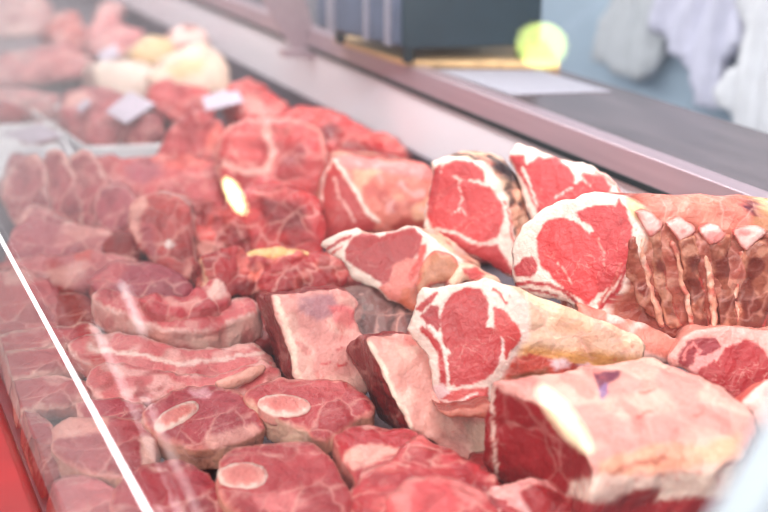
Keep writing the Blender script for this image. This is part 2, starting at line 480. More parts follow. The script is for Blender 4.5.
# ============================================================ canopy bracket on the rim
br = empty('canopy_bracket', (.99, 2.26, .19), 'leaning flat steel bracket bolted on the case rim beside the dark scale', 'bracket')
yb = 2.26
def onY(px, py, y): return onplane(px, py, np.array([0, y, 0.]), np.array([0, 1., 0]))
pl = [onY(*p, yb) for p in [(233, -70), (262, 0), (280, 30), (291, 46), (290, 57), (337, 57), (336, 48), (322, 40), (312, 22), (306, 0), (276, -70)]]
prism('bracket_plate', pl, (0, .008, 0), STEEL, br, .0012)
prism('foot_flange', [onY(*p, yb-.03) for p in [(284, 58), (338, 60), (338, 52), (284, 50)]], (0, .03, 0), STEEL, br, .001)
hc = onY(309, 33, yb-.001)
prism('bolt', [hc+np.array([math.cos(a)*.0065, 0, math.sin(a)*.0065]) for a in np.linspace(0, 2*math.pi, 17)[:-1]], (0, -.004, 0), BLACK, br, .0008)
# ============================================================ things on the worktop
zt = .2265
def flat(name, px, z, h, mat, parent=None, bevel=.001):
    return prism(name, [W(x, y, z) for x, y in px], (0, 0, h), mat, parent, bevel)
bd = flat('cutting_board', [(334, 43), (403, 66), (560, 70), (545, 45), (420, 33)], zt, .012, WOODM, bevel=.002)
tag(bd, 'pale wooden board lying on the steel worktop under the dark scale', 'board')
pp = flat('printed_sheet', [(436, 70), (540, 71), (612, 92), (512, 95)], zt, .0012, PRINTED, bevel=0)
tag(pp, 'white printed sheet of paper flat on the worktop in front of the board', 'paper')
sc = empty('weighing_scale', W(430, 48, zt+.03), 'big dark teal box shaped weighing scale with grey ribbed side on wooden board', 'scale')
zb = zt+.038
c0 = W(404, 50, zb); c1 = W(541, 46, zb); c2 = W(318, 28, zb); ex = c1-c0; ey = c2-c0
prism('housing', [c0, c1, c1+ey, c2], (0, 0, .20), PLASTIC_DARK, sc, .006)
out = nrm(np.cross(ey, [0, 0, 1.])); 
if out @ (CAM-c0) < 0: out = -out
def on_side(t0, t1, z0, z1, dep, name, mat):
    a = c0+ey*t0+out*.0005; b = c0+ey*t1+out*.0005
    prism(name, [a+[0, 0, z0], b+[0, 0, z0], b+[0, 0, z1], a+[0, 0, z1]], out*dep, mat, sc, .0015)
on_side(.02, .98, .008, .195, .006, 'side_cover', PLASTIC_GREY)
on_side(.10, .15, .004, .196, .014, 'metal_strip', PIN)
on_side(.34, .38, .004, .196, .014, 'metal_strip', PIN)
on_side(.74, .82, .004, .196, .014, 'metal_strip', PIN)
for tx, ty in ((.07, .06), (.9, .06), (.1, .88), (.9, .88)):
    q = c0+ex*tx+ey*ty
    tube('foot', [q-[0, 0, .02], q+[0, 0, .004]], [.011, .013], GASKET, sc)
# ============================================================ garments on the back wall
def garment(name, px, label, mat, x, fold, cat='apron', depth=.05):
    n = np.array([-1., 0, 0]); A = onplane(*np.mean(px, axis=0), np.array([x, 0, 0.]), n)
    def rel(P): return .014*np.sin(P[:, 0]*fold+P[:, 1]*.05+1.2*np.sin(P[:, 1]*.03))+.007*np.sin(P[:, 0]*fold*2.3+P[:, 1]*.11)
    # plane of the cloth: W() needs a height, so place by the anchor point's own height
    return piece(name, label, cat, px, A[2], n=n, d=(depth, 0, 0), mat=mat, relief=rel, pitch=4, bulge=.008, fatness=0, rough=.6, anchor=np.mean(px, axis=0), paint=())
garment('work_jacket', [(618, -60), (690, -60), (668, 0), (660, 40), (652, 66), (637, 80), (612, 70), (598, 60), (600, 30), (612, 0)], 'short pale grey work jacket hanging on the wall, leftmost garment', CLOTHG, 1.93, .28, 'jacket')
garment('apron', [(664, -60), (738, -60), (735, 0), (738, 40), (724, 58), (716, 70), (712, 108), (700, 104), (686, 70), (664, 40), (650, 20), (655, 0)], 'lilac grey apron hanging in a long point between jacket and coat', CLOTHL, 1.90, .22)
garment('white_coat', [(742, -60), (860, -60), (880, 60), (880, 150), (800, 150), (745, 140), (724, 110), (716, 90), (735, 60), (741, 20)], 'long white coat hanging in folds above the worktop at the right', CLOTHW, 1.89, .24, 'coat')
for nm, (px, py) in (('jacket', (645, -50)), ('apron', (700, -50)), ('coat', (800, -50))):
    q = onplane(px, py, np.array([1.99, 0, 0]), np.array([1., 0, 0]))
    tag(tube('wall_hook', [q+[.01, 0, .01], q+[-.05, 0, 0], q+[-.09, 0, .03]], [.008, .006, .006], STEEL, seg=10), 'steel wall hook carrying the hanging '+nm, 'hook')
# ============================================================ big roasts at the right
NF = (-.62, -.70, .34)
# ---- A: rib roast
E = empty('rib_roast', W(660, 330, .12), 'large rib roast with big round eye and a row of four rib bones facing right', 'meat')
A_cap = [(512,258),(515,243),(524,226),(538,213),(556,203),(578,196),(602,193),(622,198),(637,206),(643,224),(639,245),(631,270),(619,292),(606,306),(602,326),(592,336),(583,326),(580,312),(570,303),(548,298),(522,290),(512,276)]
EYE = [(538,238),(543,227),(555,220),(571,221),(581,227),(588,236),(596,232),(603,240),(609,252),(610,268),(606,282),(596,297),(589,304),(580,296),(570,291),(556,279),(542,264)]
SPI = [(577,214),(590,208),(604,206),(616,208),(620,200),(625,208),(631,226),(631,244),(626,262),(618,278),(602,292),(598,275),(600,252),(599,236),(592,224),(582,220)]
piece('cut_meat', None, None, A_cap, .20, base=(243, 214, 201), side=(180, 96, 78), n=(-.72, -.60, .34), end=(800, 256, .185), s=.98,
      parent=E, pitch=2.2, bulge=.006, fatness=.02, warp=1.2, anchor=(577, 250), paint=[
      ('s', (140, 56, 44), 60, .0, .7), ('s', (232, 170, 146), 55, .3, .6),
      ('p', (228, 128, 112), [(640,190),(820,170),(820,236),(700,226),(655,214),(642,214)], 8),
      ('p', (226, 176, 130), [(745,190),(820,185),(820,240),(752,228)], 6),
      ('p', (96, 52, 70), [(742,203),(752,198),(760,204),(757,216),(747,214)], 3),
      ('p', (238, 196, 150), [(626,198),(640,206),(652,216),(652,232),(640,222),(628,210)], 3),
      ('s', (150, 60, 50), 30, .05, .5), ('P', (214, 48, 56), EYE, 1.4), ('P', (200, 44, 54), SPI, 1.4),
      ('P', MUS, [(516,268),(524,259),(532,257),(538,266),(532,276),(518,275)], 1.5),
      ('L', MUS, [(516,284),(532,282),(550,285),(566,292),(578,303)], 2.0), ('L', MUS, [(520,288),(540,291),(558,297)], 1.2),
      ('L', MUS, [(602,308),(612,296),(622,280),(629,262)], 2.2), ('L', (206, 90, 84), [(600,304),(611,288),(622,264)], 1.3),
      ('P', (226, 110, 104), [(580,305),(590,308),(600,312),(597,330),(590,334),(584,324)], 2),
      ('L', (238, 150, 140), [(598,238),(604,250),(606,266)], .7),
      ('L', (244, 190, 176), [(556,262),(566,270),(572,284)], .6),
      ('L', MUS, [(618,212),(622,226),(625,244)], 1.6)])
# side plane carrying the ribs
nA = nrm((-.72, -.60, .34)); AA = W(577, 250, .20)
q0 = onplane(641, 222, AA, nA); q1 = onplane(612, 300, AA, nA); dA = W(800, 256, .185)-AA
nS = nrm(np.cross(q1-q0, dA)); 
if nS @ (CAM-q0) < 0: nS = -nS
def side(px, py, off): return onplane(px, py, q0+nS*off, nS)
RIBS = [([(636,213),(645,210),(657,221),(658,230),(649,236),(641,226)], [(647,233),(658,227),(661,245),(665,270),(673,300),(682,328),(668,328),(659,300),(651,266)]),
        ([(666,222),(678,218),(691,226),(692,233),(680,242),(672,234)], [(677,240),(692,232),(697,250),(701,280),(707,310),(714,340),(698,340),(691,300),(683,265)]),
        ([(699,229),(712,225),(727,232),(723,239),(710,246),(703,238)], [(708,244),(727,236),(731,255),(733,285),(737,315),(740,344),(722,342),(716,300),(711,265)]),
        ([(734,231),(748,226),(764,232),(757,241),(746,251),(738,241)], [(744,250),(762,236),(778,240),(778,275),(770,310),(758,342),(741,342),(741,300),(743,270)])]
def on_side(poly, off): return side(*np.mean(poly, axis=0), off)[2]
for cap_, pan in RIBS:
    piece('rib_bone', None, None, pan, on_side(pan, .004), base=(150, 84, 66), side=(150, 60, 50), n=nS, d=tuple(-nS*.012), parent=E, pitch=2.0, bulge=.004, fatness=0, loose=.25, warp=1.4, rough=1.3,
          paint=[('e', (206, 130, 104), 2.0), ('n', (206, 140, 116), 60, .12, .7), ('n', (104, 36, 30), 45, .1, .8), ('L', (186, 50, 46), [pan[3], pan[4], pan[5]], 1.3)])
    piece('rib_end', None, None, cap_, on_side(cap_, .007), base=(242, 196, 188), side=(214, 90, 86), n=nS, d=tuple(-nS*.010), parent=E, pitch=1.8, bulge=.003, fatness=0, loose=0, warp=1.0,
          paint=[('n', (226, 110, 106), 60, .1, .7), ('e', (226, 130, 120), 1.2)])
    a_ = pan[8]; edge_ = [(pan[0][0]-7, pan[0][1]+2), (pan[8][0]-5, pan[8][1]), (pan[7][0]-6, pan[7][1]), (pan[6][0]-7, pan[6][1]-4)]
    strip = edge_ + [(x+5.5, y) for x, y in reversed(edge_)]
    piece('fat_seam', None, None, strip, on_side(strip, .005), base=(230, 166, 140), side=(200, 90, 76), n=nS, d=tuple(-nS*.010), parent=E, pitch=1.8, bulge=.002, fatness=0, loose=.3, warp=1.2, rough=1.6,
          paint=[('n', (196, 70, 60), 70, .05, .8), ('n', (246, 210, 190), 90, .2, .7)])
piece('rib_bone', None, None, [(630,240),(636,238),(640,262),(648,290),(658,316),(648,318),(638,300),(630,280),(624,274)], on_side([(636,280)], .004), base=(160, 80, 62), side=(150, 60, 50), n=nS, d=tuple(-nS*.012), parent=E, pitch=2.0, bulge=.003, fatness=0, loose=.4,
      paint=[('n', (214, 150, 126), 60, .1, .7), ('n', (120, 40, 34), 45, .15, .8)])
piece('rib_flap', None, None, [(576,304),(592,308),(612,314),(636,322),(660,332),(682,342),(690,352),(680,364),(655,362),(625,356),(600,346),(584,334)], .115, base=(226, 134, 118), side=(190, 90, 70),
      n=(-.3, -.75, .6), d=(.02, .06, -.02), parent=E, pitch=2.5, bulge=.008, paint=[('n', (245, 215, 205), 50, .1, .8), ('n', (190, 50, 40), 40, .25, .8)])
# ---- B
E = empty('rib_roast', W(480, 262, .10), 'upright rib roast with black speckled rind on its right side, behind the front roasts', 'meat')
piece('cut_meat', None, None, [(431,164),(446,157),(460,155),(474,158),(487,166),(500,184),(509,208),(516,238),(519,262),(513,277),(500,270),(480,257),(457,247),(434,234),(424,226),(425,205),(430,182)], .17,
      base=(243, 214, 201), side=(234, 178, 150), n=(-.66, -.68, .32), end=(490, 196, .170), s=.96, parent=E, pitch=2.2, bulge=.005, warp=1.1, anchor=(470, 205), grow=2.2, paint=[
      ('s', (250, 220, 190), 30, .0, .6), ('p', (70, 62, 66), [(484,160),(505,160),(530,175),(532,186),(512,184),(494,172)], 8),
      ('s', (60, 48, 54), 60, .12, .85), ('s', (226, 110, 90), 40, .25, .6),
      ('P', (200, 46, 54), [(431,190),(436,178),(444,174),(460,184),(470,181),(488,187),(500,202),(502,222),(496,236),(484,241),(470,238),(453,230),(434,226),(428,216)], 1.5),
      ('P', (200, 46, 54), [(444,168),(457,161),(472,162),(482,172),(483,182),(474,180),(464,178),(456,174),(446,174)], 1.4),
      ('P', MUS, [(440,232),(460,236),(486,245),(497,246),(506,262),(513,275),(500,268),(478,254),(456,245)], 1.3),
      ('P', MUS, [(432,182),(436,170),(440,166),(438,180),(434,200),(430,212),(428,200)], 1.2),
      ('L', (250, 218, 206), [(458,183),(463,200),(459,212)], .4), ('L', (250, 218, 206), [(470,181),(478,181),(488,186)], 1.2),
      ('L', (250, 218, 206), [(452,214),(462,208),(468,216)], .4), ('L', (248, 210, 200), [(436,228),(455,233),(480,244),(492,244)], 1.5),
      ('L', (206, 70, 66), [(505,200),(511,222),(515,244)], 1.2)])
# ---- C
E = empty('rib_roast', W(565, 215, .12), 'rib roast at the very back touching the steel rim, fat peak on its left', 'meat')
piece('cut_meat', None, None, [(509,160),(514,147),(520,143),(538,150),(557,156),(578,161),(598,168),(616,182),(627,196),(622,210),(600,222),(575,234),(545,246),(534,238),(528,214),(521,186)], .20,
      base=(243, 214, 201), side=(232, 150, 130), n=(-.70, -.62, .35), d=(.05, .03, -.06), s=.8, parent=E, pitch=2.2, bulge=.005, warp=1.1, anchor=(560, 185), paint=[
      ('s', (210, 60, 60), 40, .1, .7),
      ('P', (206, 46, 56), [(527,167),(539,159),(557,159),(568,167),(574,177),(573,186),(584,182),(591,190),(588,199),(570,212),(550,226),(542,218),(538,202),(532,186)], 1.3),
      ('P', (206, 50, 58), [(584,175),(602,177),(611,187),(608,193),(600,196),(591,194),(592,186)], 1.3),
      ('L', MUS, [(512,158),(518,168),(528,184),(538,204),(545,222)], 3.2), ('P', MUS, [(512,158),(524,156),(527,168),(518,166)], 1.2),
      ('L', (250, 222, 210), [(523,168),(530,184),(539,206)], 1.0), ('L', (230, 110, 104), [(598,172),(612,182),(624,194)], 1.4),
      ('L', (250, 215, 205), [(556,198),(565,192),(573,188)], .8)])
# ---- D
E = empty('rib_roast', W(375, 230, .07), 'bone-in roast behind the others showing its pale rib cavity and dark left muscle', 'meat')
piece('cut_meat', None, None, [(333,158),(350,155),(380,158),(410,162),(432,170),(438,200),(432,226),(402,233),(370,234),(344,239),(323,242),(317,220),(319,192),(326,172)], .11,
      base=(218, 112, 98), side=(180, 56, 54), n=(-.52, -.75, .42), d=(.06, .16, -.03), s=.85, parent=E, pitch=2.4, bulge=.014, anchor=(375, 198), paint=[
      ('n', (240, 188, 156), 26, .1, .7), ('n', (186, 60, 56), 40, .2, .8),
      ('P', (226, 120, 118), [(333,158),(350,155),(432,168),(432,180),(400,174),(366,168),(345,168)], 3), ('N', (236, 176, 172), 70, .25, .6),
      ('P', (186, 44, 50), [(334,166),(344,178),(354,196),(364,210),(376,222),(372,236),(344,241),(322,241),(318,216),(322,190)], 2),
      ('L', (250, 220, 206), [(334,160),(346,174),(357,194),(368,212),(380,222)], 1.8), ('L', (246, 206, 196), [(332,162),(324,178),(320,200),(319,222)], 1.7),
      ('L', (240, 190, 180), [(336,180),(342,200),(356,222)], 1.0), ('P', (176, 48, 40), [(392,226),(404,220),(424,222),(428,230),(396,234)], 3),
      ('P', (206, 90, 82), [(366,188),(374,184),(378,192),(370,198)], 2)])
# ---- E
E = empty('shell_roast', W(410, 290, .06), 'small bone-in loin roast with white fat tail pointing left and brown cut bone', 'meat')
piece('cut_meat', None, None, [(321,246),(326,238),(334,233),(346,229),(357,228),(366,233),(386,232),(402,229),(417,226),(426,232),(446,248),(462,262),(466,280),(452,292),(436,306),(418,316),(402,306),(386,298),(374,286),(352,279),(344,264),(332,256)], .12,
      base=(243, 215, 202), side=(240, 196, 164), n=(-.50, -.74, .45), end=(424, 268, .088), s=.92, parent=E, pitch=2.0, bulge=.006, warp=1.1, anchor=(395, 264), paint=[
      ('s', (226, 120, 100), 45, .15, .6),
      ('P', (176, 42, 50), [(346,252),(351,241),(360,235),(371,234),(380,238),(394,233),(414,230),(421,236),(420,249),(412,260),(400,268),(394,280),(384,283),(370,274),(356,266),(347,260)], 1.3),
      ('P', (228, 120, 110), [(394,266),(408,260),(420,262),(424,278),(430,290),(440,300),(420,314),(404,306),(388,298),(380,288),(392,282)], 2),
      ('P', (206, 96, 70), [(404,290),(424,290),(450,290),(440,304),(420,316),(400,304)], 3), ('s', (244, 204, 190), 60, .12, .8),
      ('L', (206, 64, 60), [(424,248),(420,262),(412,278)], 3), ('L', MUS, [(326,250),(340,240),(350,237)], 1.7), ('L', (214, 90, 86), [(332,254),(342,247)], 1.3),
      ('L', (250, 226, 214), [(421,230),(438,242),(458,254)], 2.6)])
BN = piece('bone', None, None, [(424,262),(433,253),(446,254),(457,262),(460,272),(456,281),(444,284),(430,286),(420,294),(416,286),(420,273)], .118, base=(196, 124, 96), side=(210, 90, 80), n=(-.50, -.74, .45), d=(.01, .02, -.005),
      parent=E, pitch=2.0, bulge=.005, paint=[('e', (214, 96, 84), 1.6), ('n', (226, 156, 128), 60, .15, .5)])
piece('fat_end', None, None, [(462,262),(476,266),(492,274),(500,284),(484,284),(466,280),(452,288),(448,278)], .115, base=(240, 190, 164), side=(220, 120, 110), n=(-.2, -.6, .7), d=(.01, .05, -.03), parent=E, pitch=2.4, bulge=.006,
      paint=[('P', (206, 60, 62), [(464,272),(476,268),(484,276),(472,280)], 2)])
# ---- F
E = empty('rib_roast', W(520, 390, .05), 'front rib roast with thick white fat ring and yellowish rind tapering right', 'meat')
piece('cut_meat', None, None, [(408,331),(415,313),(416,300),(421,287),(432,288),(448,283),(464,281),(484,278),(503,283),(517,290),(526,304),(527,334),(519,348),(511,362),(502,378),(492,388),(490,401),(470,409),(451,416),(438,411),(435,396),(432,376),(428,354),(418,342)], .13,
      base=(244, 216, 204), side=(246, 206, 176), n=(-.60, -.70, .39), end=(622, 366, .10), s=.48, parent=E, pitch=2.0, bulge=.007, warp=1.1, anchor=(470, 345), paint=[
      ('s', (240, 176, 140), 30, .05, .5), ('p', (244, 180, 110), [(524,345),(560,350),(600,352),(640,358),(640,375),(590,370),(540,366),(520,360)], 9),
      ('p', (206, 70, 56), [(508,362),(530,352),(556,360),(590,366),(600,374),(560,376),(520,384),(500,392)], 3), ('p', (250, 214, 214), [(550,360),(566,358),(572,366),(556,370)], 3),
      ('p', (246, 206, 206), [(578,364),(590,363),(594,370),(580,372)], 2),('p', (150, 84, 58), [(508,376),(548,368),(552,376),(520,384)], 3),
      ('P', (196, 46, 54), [(442,320),(446,304),(455,293),(467,287),(480,290),(487,303),(488,318),(484,330),(476,336),(462,342),(452,352),(444,344)], 1.3),
      ('P', (200, 48, 56), [(458,348),(468,334),(484,328),(496,330),(501,342),(500,358),(494,372),(478,382),(458,386),(449,378),(447,360)], 1.3),
      ('P', (208, 56, 58), [(494,308),(505,313),(517,325),(521,336),(515,345),(506,358),(503,342),(498,328)], 1.4),
      ('P', MUS, [(423,316),(432,307),(438,308),(440,322),(438,330),(430,328)], 1.4), ('P', (190, 50, 56), [(417,309),(428,299),(438,293),(432,301),(422,310)], 1.2),
      ('L', (196, 36, 46), [(423,329),(432,336),(440,350),(443,370),(445,388)], 3.0), ('L', (250, 226, 216), [(430,326),(440,336),(446,352),(449,378)], 1.6),
      ('L', (210, 60, 60), [(494,289),(502,296),(508,304)], 1.3), ('L', (196, 50, 56), [(455,346),(450,366),(452,384)], 1.2),
      ('P', (214, 80, 80), [(436,396),(450,392),(470,390),(488,388),(488,398),(468,404),(450,408),(440,408)], 2), ('L', (250, 214, 206), [(440,400),(456,402),(476,394)], 1.6),
      ('P', (240, 200, 200), [(434,386),(444,384),(450,392),(440,398)], 1.6), ('L', (250, 222, 214), [(502,338),(504,350),(500,360)], 1.2)])
piece('rib_bone', None, None, [(440,410),(452,414),(470,410),(492,402),(497,410),(494,418),(470,419),(450,419)], .085, base=(186, 90, 74), side=(160, 70, 60), n=(-.4, -.7, .6), d=(.02, .06, -.02), parent=E, pitch=2.5, bulge=.005)
# ---- G
G = piece('brisket_slab', 'broad slab with pale pink fat top, purple blotch and dark red left end, bottom right', 'meat',
      [(496,384),(530,378),(575,370),(620,362),(652,358),(674,366),(702,380),(732,398),(754,415),(758,430),(746,446),(738,460),(704,470),(664,472),(630,480),(606,490),(590,492),(592,468),(585,446),(567,425),(545,408),(520,396)], .135,
      base=(224, 152, 142), side=(160, 24, 34), loose=.3, n=(-.10, -.22, 1), d=(-.012, .01, -.105), s=.97, pitch=2.3, bulge=.012, fatness=.035, anchor=(630, 418), rough=1.2, paint=[
      ('N', (236, 184, 168), 22, .0, .8), ('N', (222, 120, 112), 50, .28, .6, (1, .5, 1)),
      ('P', (120, 50, 74), [(594,381),(604,377),(618,376),(615,384),(607,392),(601,398),(597,390)], 2), ('P', (150, 110, 150), [(598,396),(606,392),(605,402),(600,405)], 2),
      ('l', (204, 64, 50), [(654,462),(680,465),(706,464)], 2), ('P', (236, 170, 140), [(600,470),(650,452),(700,452),(740,440),(735,460),(690,468),(640,474),(602,488)], 6),
      ('l', (206, 120, 96), [(600,486),(630,470),(664,462)], 2.5), ('L', (214, 90, 80), [(640,402),(652,398)], 1.2), ('L', (214, 90, 80), [(634,426),(652,420)], 1.4), ('L', (220, 110, 100), [(690,424),(700,420)], 1.3),
      ('p', (242, 206, 190), [(570,484),(584,478),(604,480),(640,478),(700,470),(742,462),(742,500),(700,496),(640,500),(590,502),(568,494)], 4),
      ('p', (150, 30, 34), [(618,496),(650,486),(664,488),(650,504),(620,512)], 4), ('l', (240, 200, 186), [(493,388),(492,420),(494,450),(496,476)], 1.6)])
# ---- H
piece('loin_roast', 'deep red loin roast with pink fat cap at the right edge behind the fat slab', 'meat',
      [(668,358),(680,342),(695,329),(722,327),(760,331),(800,338),(806,400),(770,412),(748,408),(735,402),(720,390),(694,374),(672,364)], .10, base=(238, 160, 150), side=(232, 150, 136), loose=.15,
      n=(-.5, -.68, .52), d=(.07, .10, -.04), s=.9, pitch=2.3, anchor=(725, 366), paint=[
      ('P', (170, 26, 36), [(716,364),(723,350),(745,341),(756,345),(768,360),(784,372),(780,392),(751,396),(738,402),(722,390),(694,374),(698,360)], 1.6),
      ('P', (150, 40, 50), [(682,352),(688,342),(700,338),(712,338),(719,346),(704,356),(692,372),(680,362)], 1.6),
      ('L', (226, 120, 116), [(684,360),(686,350),(694,344),(700,350),(694,360)], 1.2), ('P', (226, 70, 64), [(738,398),(752,388),(768,380),(780,384),(768,398),(748,406)], 2.5),
      ('P', (232, 150, 146), [(698,358),(718,350),(716,358),(700,366),(692,374),(690,370)], 1.6)])
piece('fat_trimming', 'pale pink strip of fat at the right edge beside the fat slab', 'meat', [(742,404),(752,388),(766,380),(790,376),(800,400),(796,440),(775,440),(757,428),(752,416)], .125,
      base=(246, 196, 184), side=(214, 90, 80), n=(-.4, -.6, .7), d=(.03, .05, -.05), pitch=2.6, bulge=.01)
# ---- P pieces bottom right
piece('veined_offcut', 'pinkish offcut with red centre at the bottom edge under the fat slab', 'meat', [(494,486),(520,481),(548,482),(580,488),(610,494),(650,500),(660,530),(480,530)], .055, base=(232, 150, 146), side=(170, 40, 44), n=(-.1, -.5, .85),
      d=(0, .02, -.045), pitch=3, bulge=.012, paint=[('n', (246, 200, 196), 30, .05, .7), ('P', (160, 24, 34), [(520,496),(540,491),(565,500),(580,514),(530,520)], 3)])
piece('lean_offcut', 'bright red lean offcut at the bottom right edge beside the support arm', 'meat', [(640,500),(662,486),(690,480),(715,486),(730,500),(735,530),(640,530)], .05, base=(238, 170, 160), side=(170, 40, 44), n=(-.1, -.5, .85),
      d=(0, .02, -.04), pitch=3, bulge=.012, paint=[('P', (178, 22, 30), [(655,506),(680,492),(702,494),(712,510),(700,526),(650,526)], 3)])
# ---- I, J wedges
Wg = 'fat covered flank wedges'
piece('flank_wedge', 'wedge of meat with pink fat face and blood flecks, left of its twin', 'meat', [(272,297),(300,293),(338,289),(352,292),(357,302),(354,316),(359,330),(368,342),(372,360),(368,385),(366,396),(330,400),(302,396),(297,380),(290,352),(280,322)], .085,
      base=(230, 156, 148), side=(140, 36, 40), n=(.05, -.70, .70), end=(300, 338, .035), s=.97, pitch=2.2, bulge=.004, group=Wg, rough=1.2, loose=.3, anchor=(325, 345), paint=[
      ('N', (238, 186, 172), 28, .0, .7), ('P', (190, 130, 136), [(298,300),(330,296),(338,312),(316,322),(300,312)], 6), ('P', (226, 110, 112), [(330,308),(345,306),(356,312),(352,326),(336,324)], 5),
      ('L', (250, 220, 200), [(276,300),(284,322),(293,352),(300,384)], 2.2), ('L', (206, 50, 56), [(338,364),(345,365)], 1.2), ('L', (214, 80, 84), [(320,363),(330,362)], 1.2), ('L', (214, 90, 90), [(336,352),(342,349)], 1.0), ('N', (226, 130, 124), 55, .3, .6)])
piece('flank_wedge', 'wedge of meat with long pale fat face running down right, beneath the front rib roast', 'meat', [(368,342),(380,337),(400,333),(420,334),(436,345),(444,372),(452,405),(480,412),(494,430),(496,462),(492,484),(470,470),(446,452),(424,436),(408,424),(398,404),(386,382),(374,358)], .07,
      base=(232, 164, 152), side=(132, 30, 34), n=(.05, -.66, .75), end=(398, 402, .02), s=.97, pitch=2.2, bulge=.004, group=Wg, rough=1.2, loose=.3, anchor=(430, 405), paint=[
      ('N', (240, 192, 176), 28, .0, .7), ('L', (250, 220, 200), [(370,346),(386,378),(400,404),(412,426)], 2.2), ('P', (236, 140, 130), [(386,338),(410,336),(416,344),(396,346)], 4), ('P', (206, 170, 150), [(462,425),(492,424),(494,480),(478,470)], 6)])
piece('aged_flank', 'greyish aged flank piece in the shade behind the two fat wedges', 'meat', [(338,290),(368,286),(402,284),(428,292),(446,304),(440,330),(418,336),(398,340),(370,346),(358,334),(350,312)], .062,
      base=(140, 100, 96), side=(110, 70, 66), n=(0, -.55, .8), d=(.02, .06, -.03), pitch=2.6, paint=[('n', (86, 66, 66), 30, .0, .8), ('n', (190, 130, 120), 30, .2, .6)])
# ============================================================ shank slices with bone, foreground
def slice_(label, cap, z, bone, parent_px, paint=(), d=(0, .004, -.034), n=(-.05, -.18, 1), side=(222, 150, 128), base=(186, 40, 54), pitch=2.8, bonec=(234, 150, 140), cat='meat', name='shank_slice', rim=2.0, group=None):
    E = empty(name, W(parent_px[0], parent_px[1], max(0, z-.035)), label, cat, group)
    piece('cut_meat', None, None, cap, z, base=base, side=side, n=n, d=d, parent=E, pitch=pitch, bulge=.004, fatness=.02, loose=.55, paint=[('e', (232, 140, 130), rim)]+list(paint))
    if bone:
        (cx, cy), rx, ry, an = bone; ca, sa = math.cos(an), math.sin(an)
        el = [(cx+rx*math.cos(t)*ca-ry*math.sin(t)*sa, cy+rx*math.cos(t)*sa+ry*math.sin(t)*ca) for t in np.linspace(0, 2*math.pi, 15)[:-1]]
        inner = [(cx+.55*(x-cx), cy+.55*(y-cy)) for x, y in el]
        zc = np.mean(cap, axis=0); AA_ = W(zc[0], zc[1], z); pz = onplane(cx, cy, AA_, nrm(n))[2]+.004
        piece('bone', None, None, el, pz, base=bonec, side=(236, 160, 148), n=n, d=(0, 0, -.016), parent=E, pitch=2.4, bulge=.003, wob=.5, rough=.6,
              paint=[('P', (222, 112, 106), inner, 2.5), ('e', (250, 214, 200), 2.2)])
    return E
slice_('round shank slice with oval bone and pale rind, in front of the left fat wedge', [(246,393),(258,383),(276,379),(300,378),(325,379),(347,383),(362,392),(373,404),(371,416),(356,422),(334,436),(322,442),(306,430),(282,424),(262,412),(250,402)], .062, ((284,405), 26, 11, .08), (310, 420),
       paint=[('p', (238, 190, 166), [(250,400),(262,412),(282,424),(306,431),(318,450),(290,448),(262,440),(250,420)], 4), ('P', (196, 64, 70), [(300,385),(330,382),(350,390),(330,396),(306,394)], 5)])
slice_('shank slice at the bottom edge with pink bone at its left side', [(219,462),(232,450),(250,446),(280,444),(312,446),(328,456),(342,476),(356,500),(350,525),(300,535),(250,525),(226,504),(217,482)], .060, ((243,476), 26, 13, .05), (290, 500),
       paint=[('P', (226, 110, 112), [(256,500),(290,496),(310,506),(290,516),(258,512)], 5)], pitch=3.2)
slice_('mauve shank slice with a slanting oval bone on its left', [(142,414),(150,405),(165,397),(184,386),(204,384),(220,388),(243,393),(257,409),(262,426),(250,434),(230,442),(214,448),(190,446),(168,440),(150,430)], .055, ((176,416), 25, 8.5, -.5), (200, 430),
       paint=[('P', (240, 170, 158), [(205,440),(230,434),(252,426),(258,432),(240,442),(216,450)], 3), ('P', (226, 150, 160), [(190,392),(205,390),(210,396),(198,399)], 3)], base=(180, 44, 62))
piece('lean_steak', 'boneless dark pink steak at the bottom edge between glass edge and shank slices', 'meat', [(116,486),(130,472),(150,464),(174,462),(196,468),(214,480),(228,496),(236,520),(200,535),(130,535),(112,515)], .05, base=(178, 42, 58), side=(200, 90, 90), n=(-.05, -.18, 1),
      d=(0, 0, -.035), pitch=3.2, bulge=.006, paint=[('e', (226, 120, 116), 1.5)])
slice_('steak with a pink fat band along its top, crossed by the white glass edge', [(52,428),(66,419),(90,416),(118,418),(146,424),(158,436),(156,456),(150,470),(130,476),(100,476),(72,468),(56,452)], .045, None, (105, 450),
       paint=[('P', (240, 158, 146), [(54,424),(90,416),(108,420),(104,434),(76,438),(56,438)], 3), ('P', (242, 190, 176), [(142,440),(156,440),(154,466),(144,466)], 3)], name='rump_steak', base=(182, 44, 60))
piece('rump_steak', 'steak lying behind the banded steak, left of the mauve shank slice', 'meat', [(78,404),(95,398),(118,398),(140,404),(150,412),(142,424),(120,428),(92,424),(78,416)], .042, base=(190, 60, 76), side=(230, 150, 146), n=(-.05, -.15, 1), d=(0, 0, -.03), pitch=3.2,
      paint=[('e', (240, 170, 160), 2)])
piece('rump_steak', 'pale pink steak in the bottom left corner right of the red rail', 'meat', [(34,500),(44,484),(70,476),(100,478),(116,490),(120,525),(60,540),(30,530)], .03, base=(222, 110, 116), side=(200, 90, 90), n=(-.05, -.15, 1), d=(0, 0, -.028), pitch=3.4,
      paint=[('n', (246, 190, 180), 24, .0, .7)])
piece('rump_steak', 'steak left of the glass edge above the red rail, with thin fat rim', 'meat', [(6,424),(20,412),(40,412),(54,424),(60,446),(62,470),(44,478),(24,462),(10,444)], .03, base=(186, 50, 64), side=(200, 100, 96), n=(-.05, -.15, 1), d=(0, 0, -.028), pitch=3.4, paint=[('e', (240, 160, 150), 2.5)])
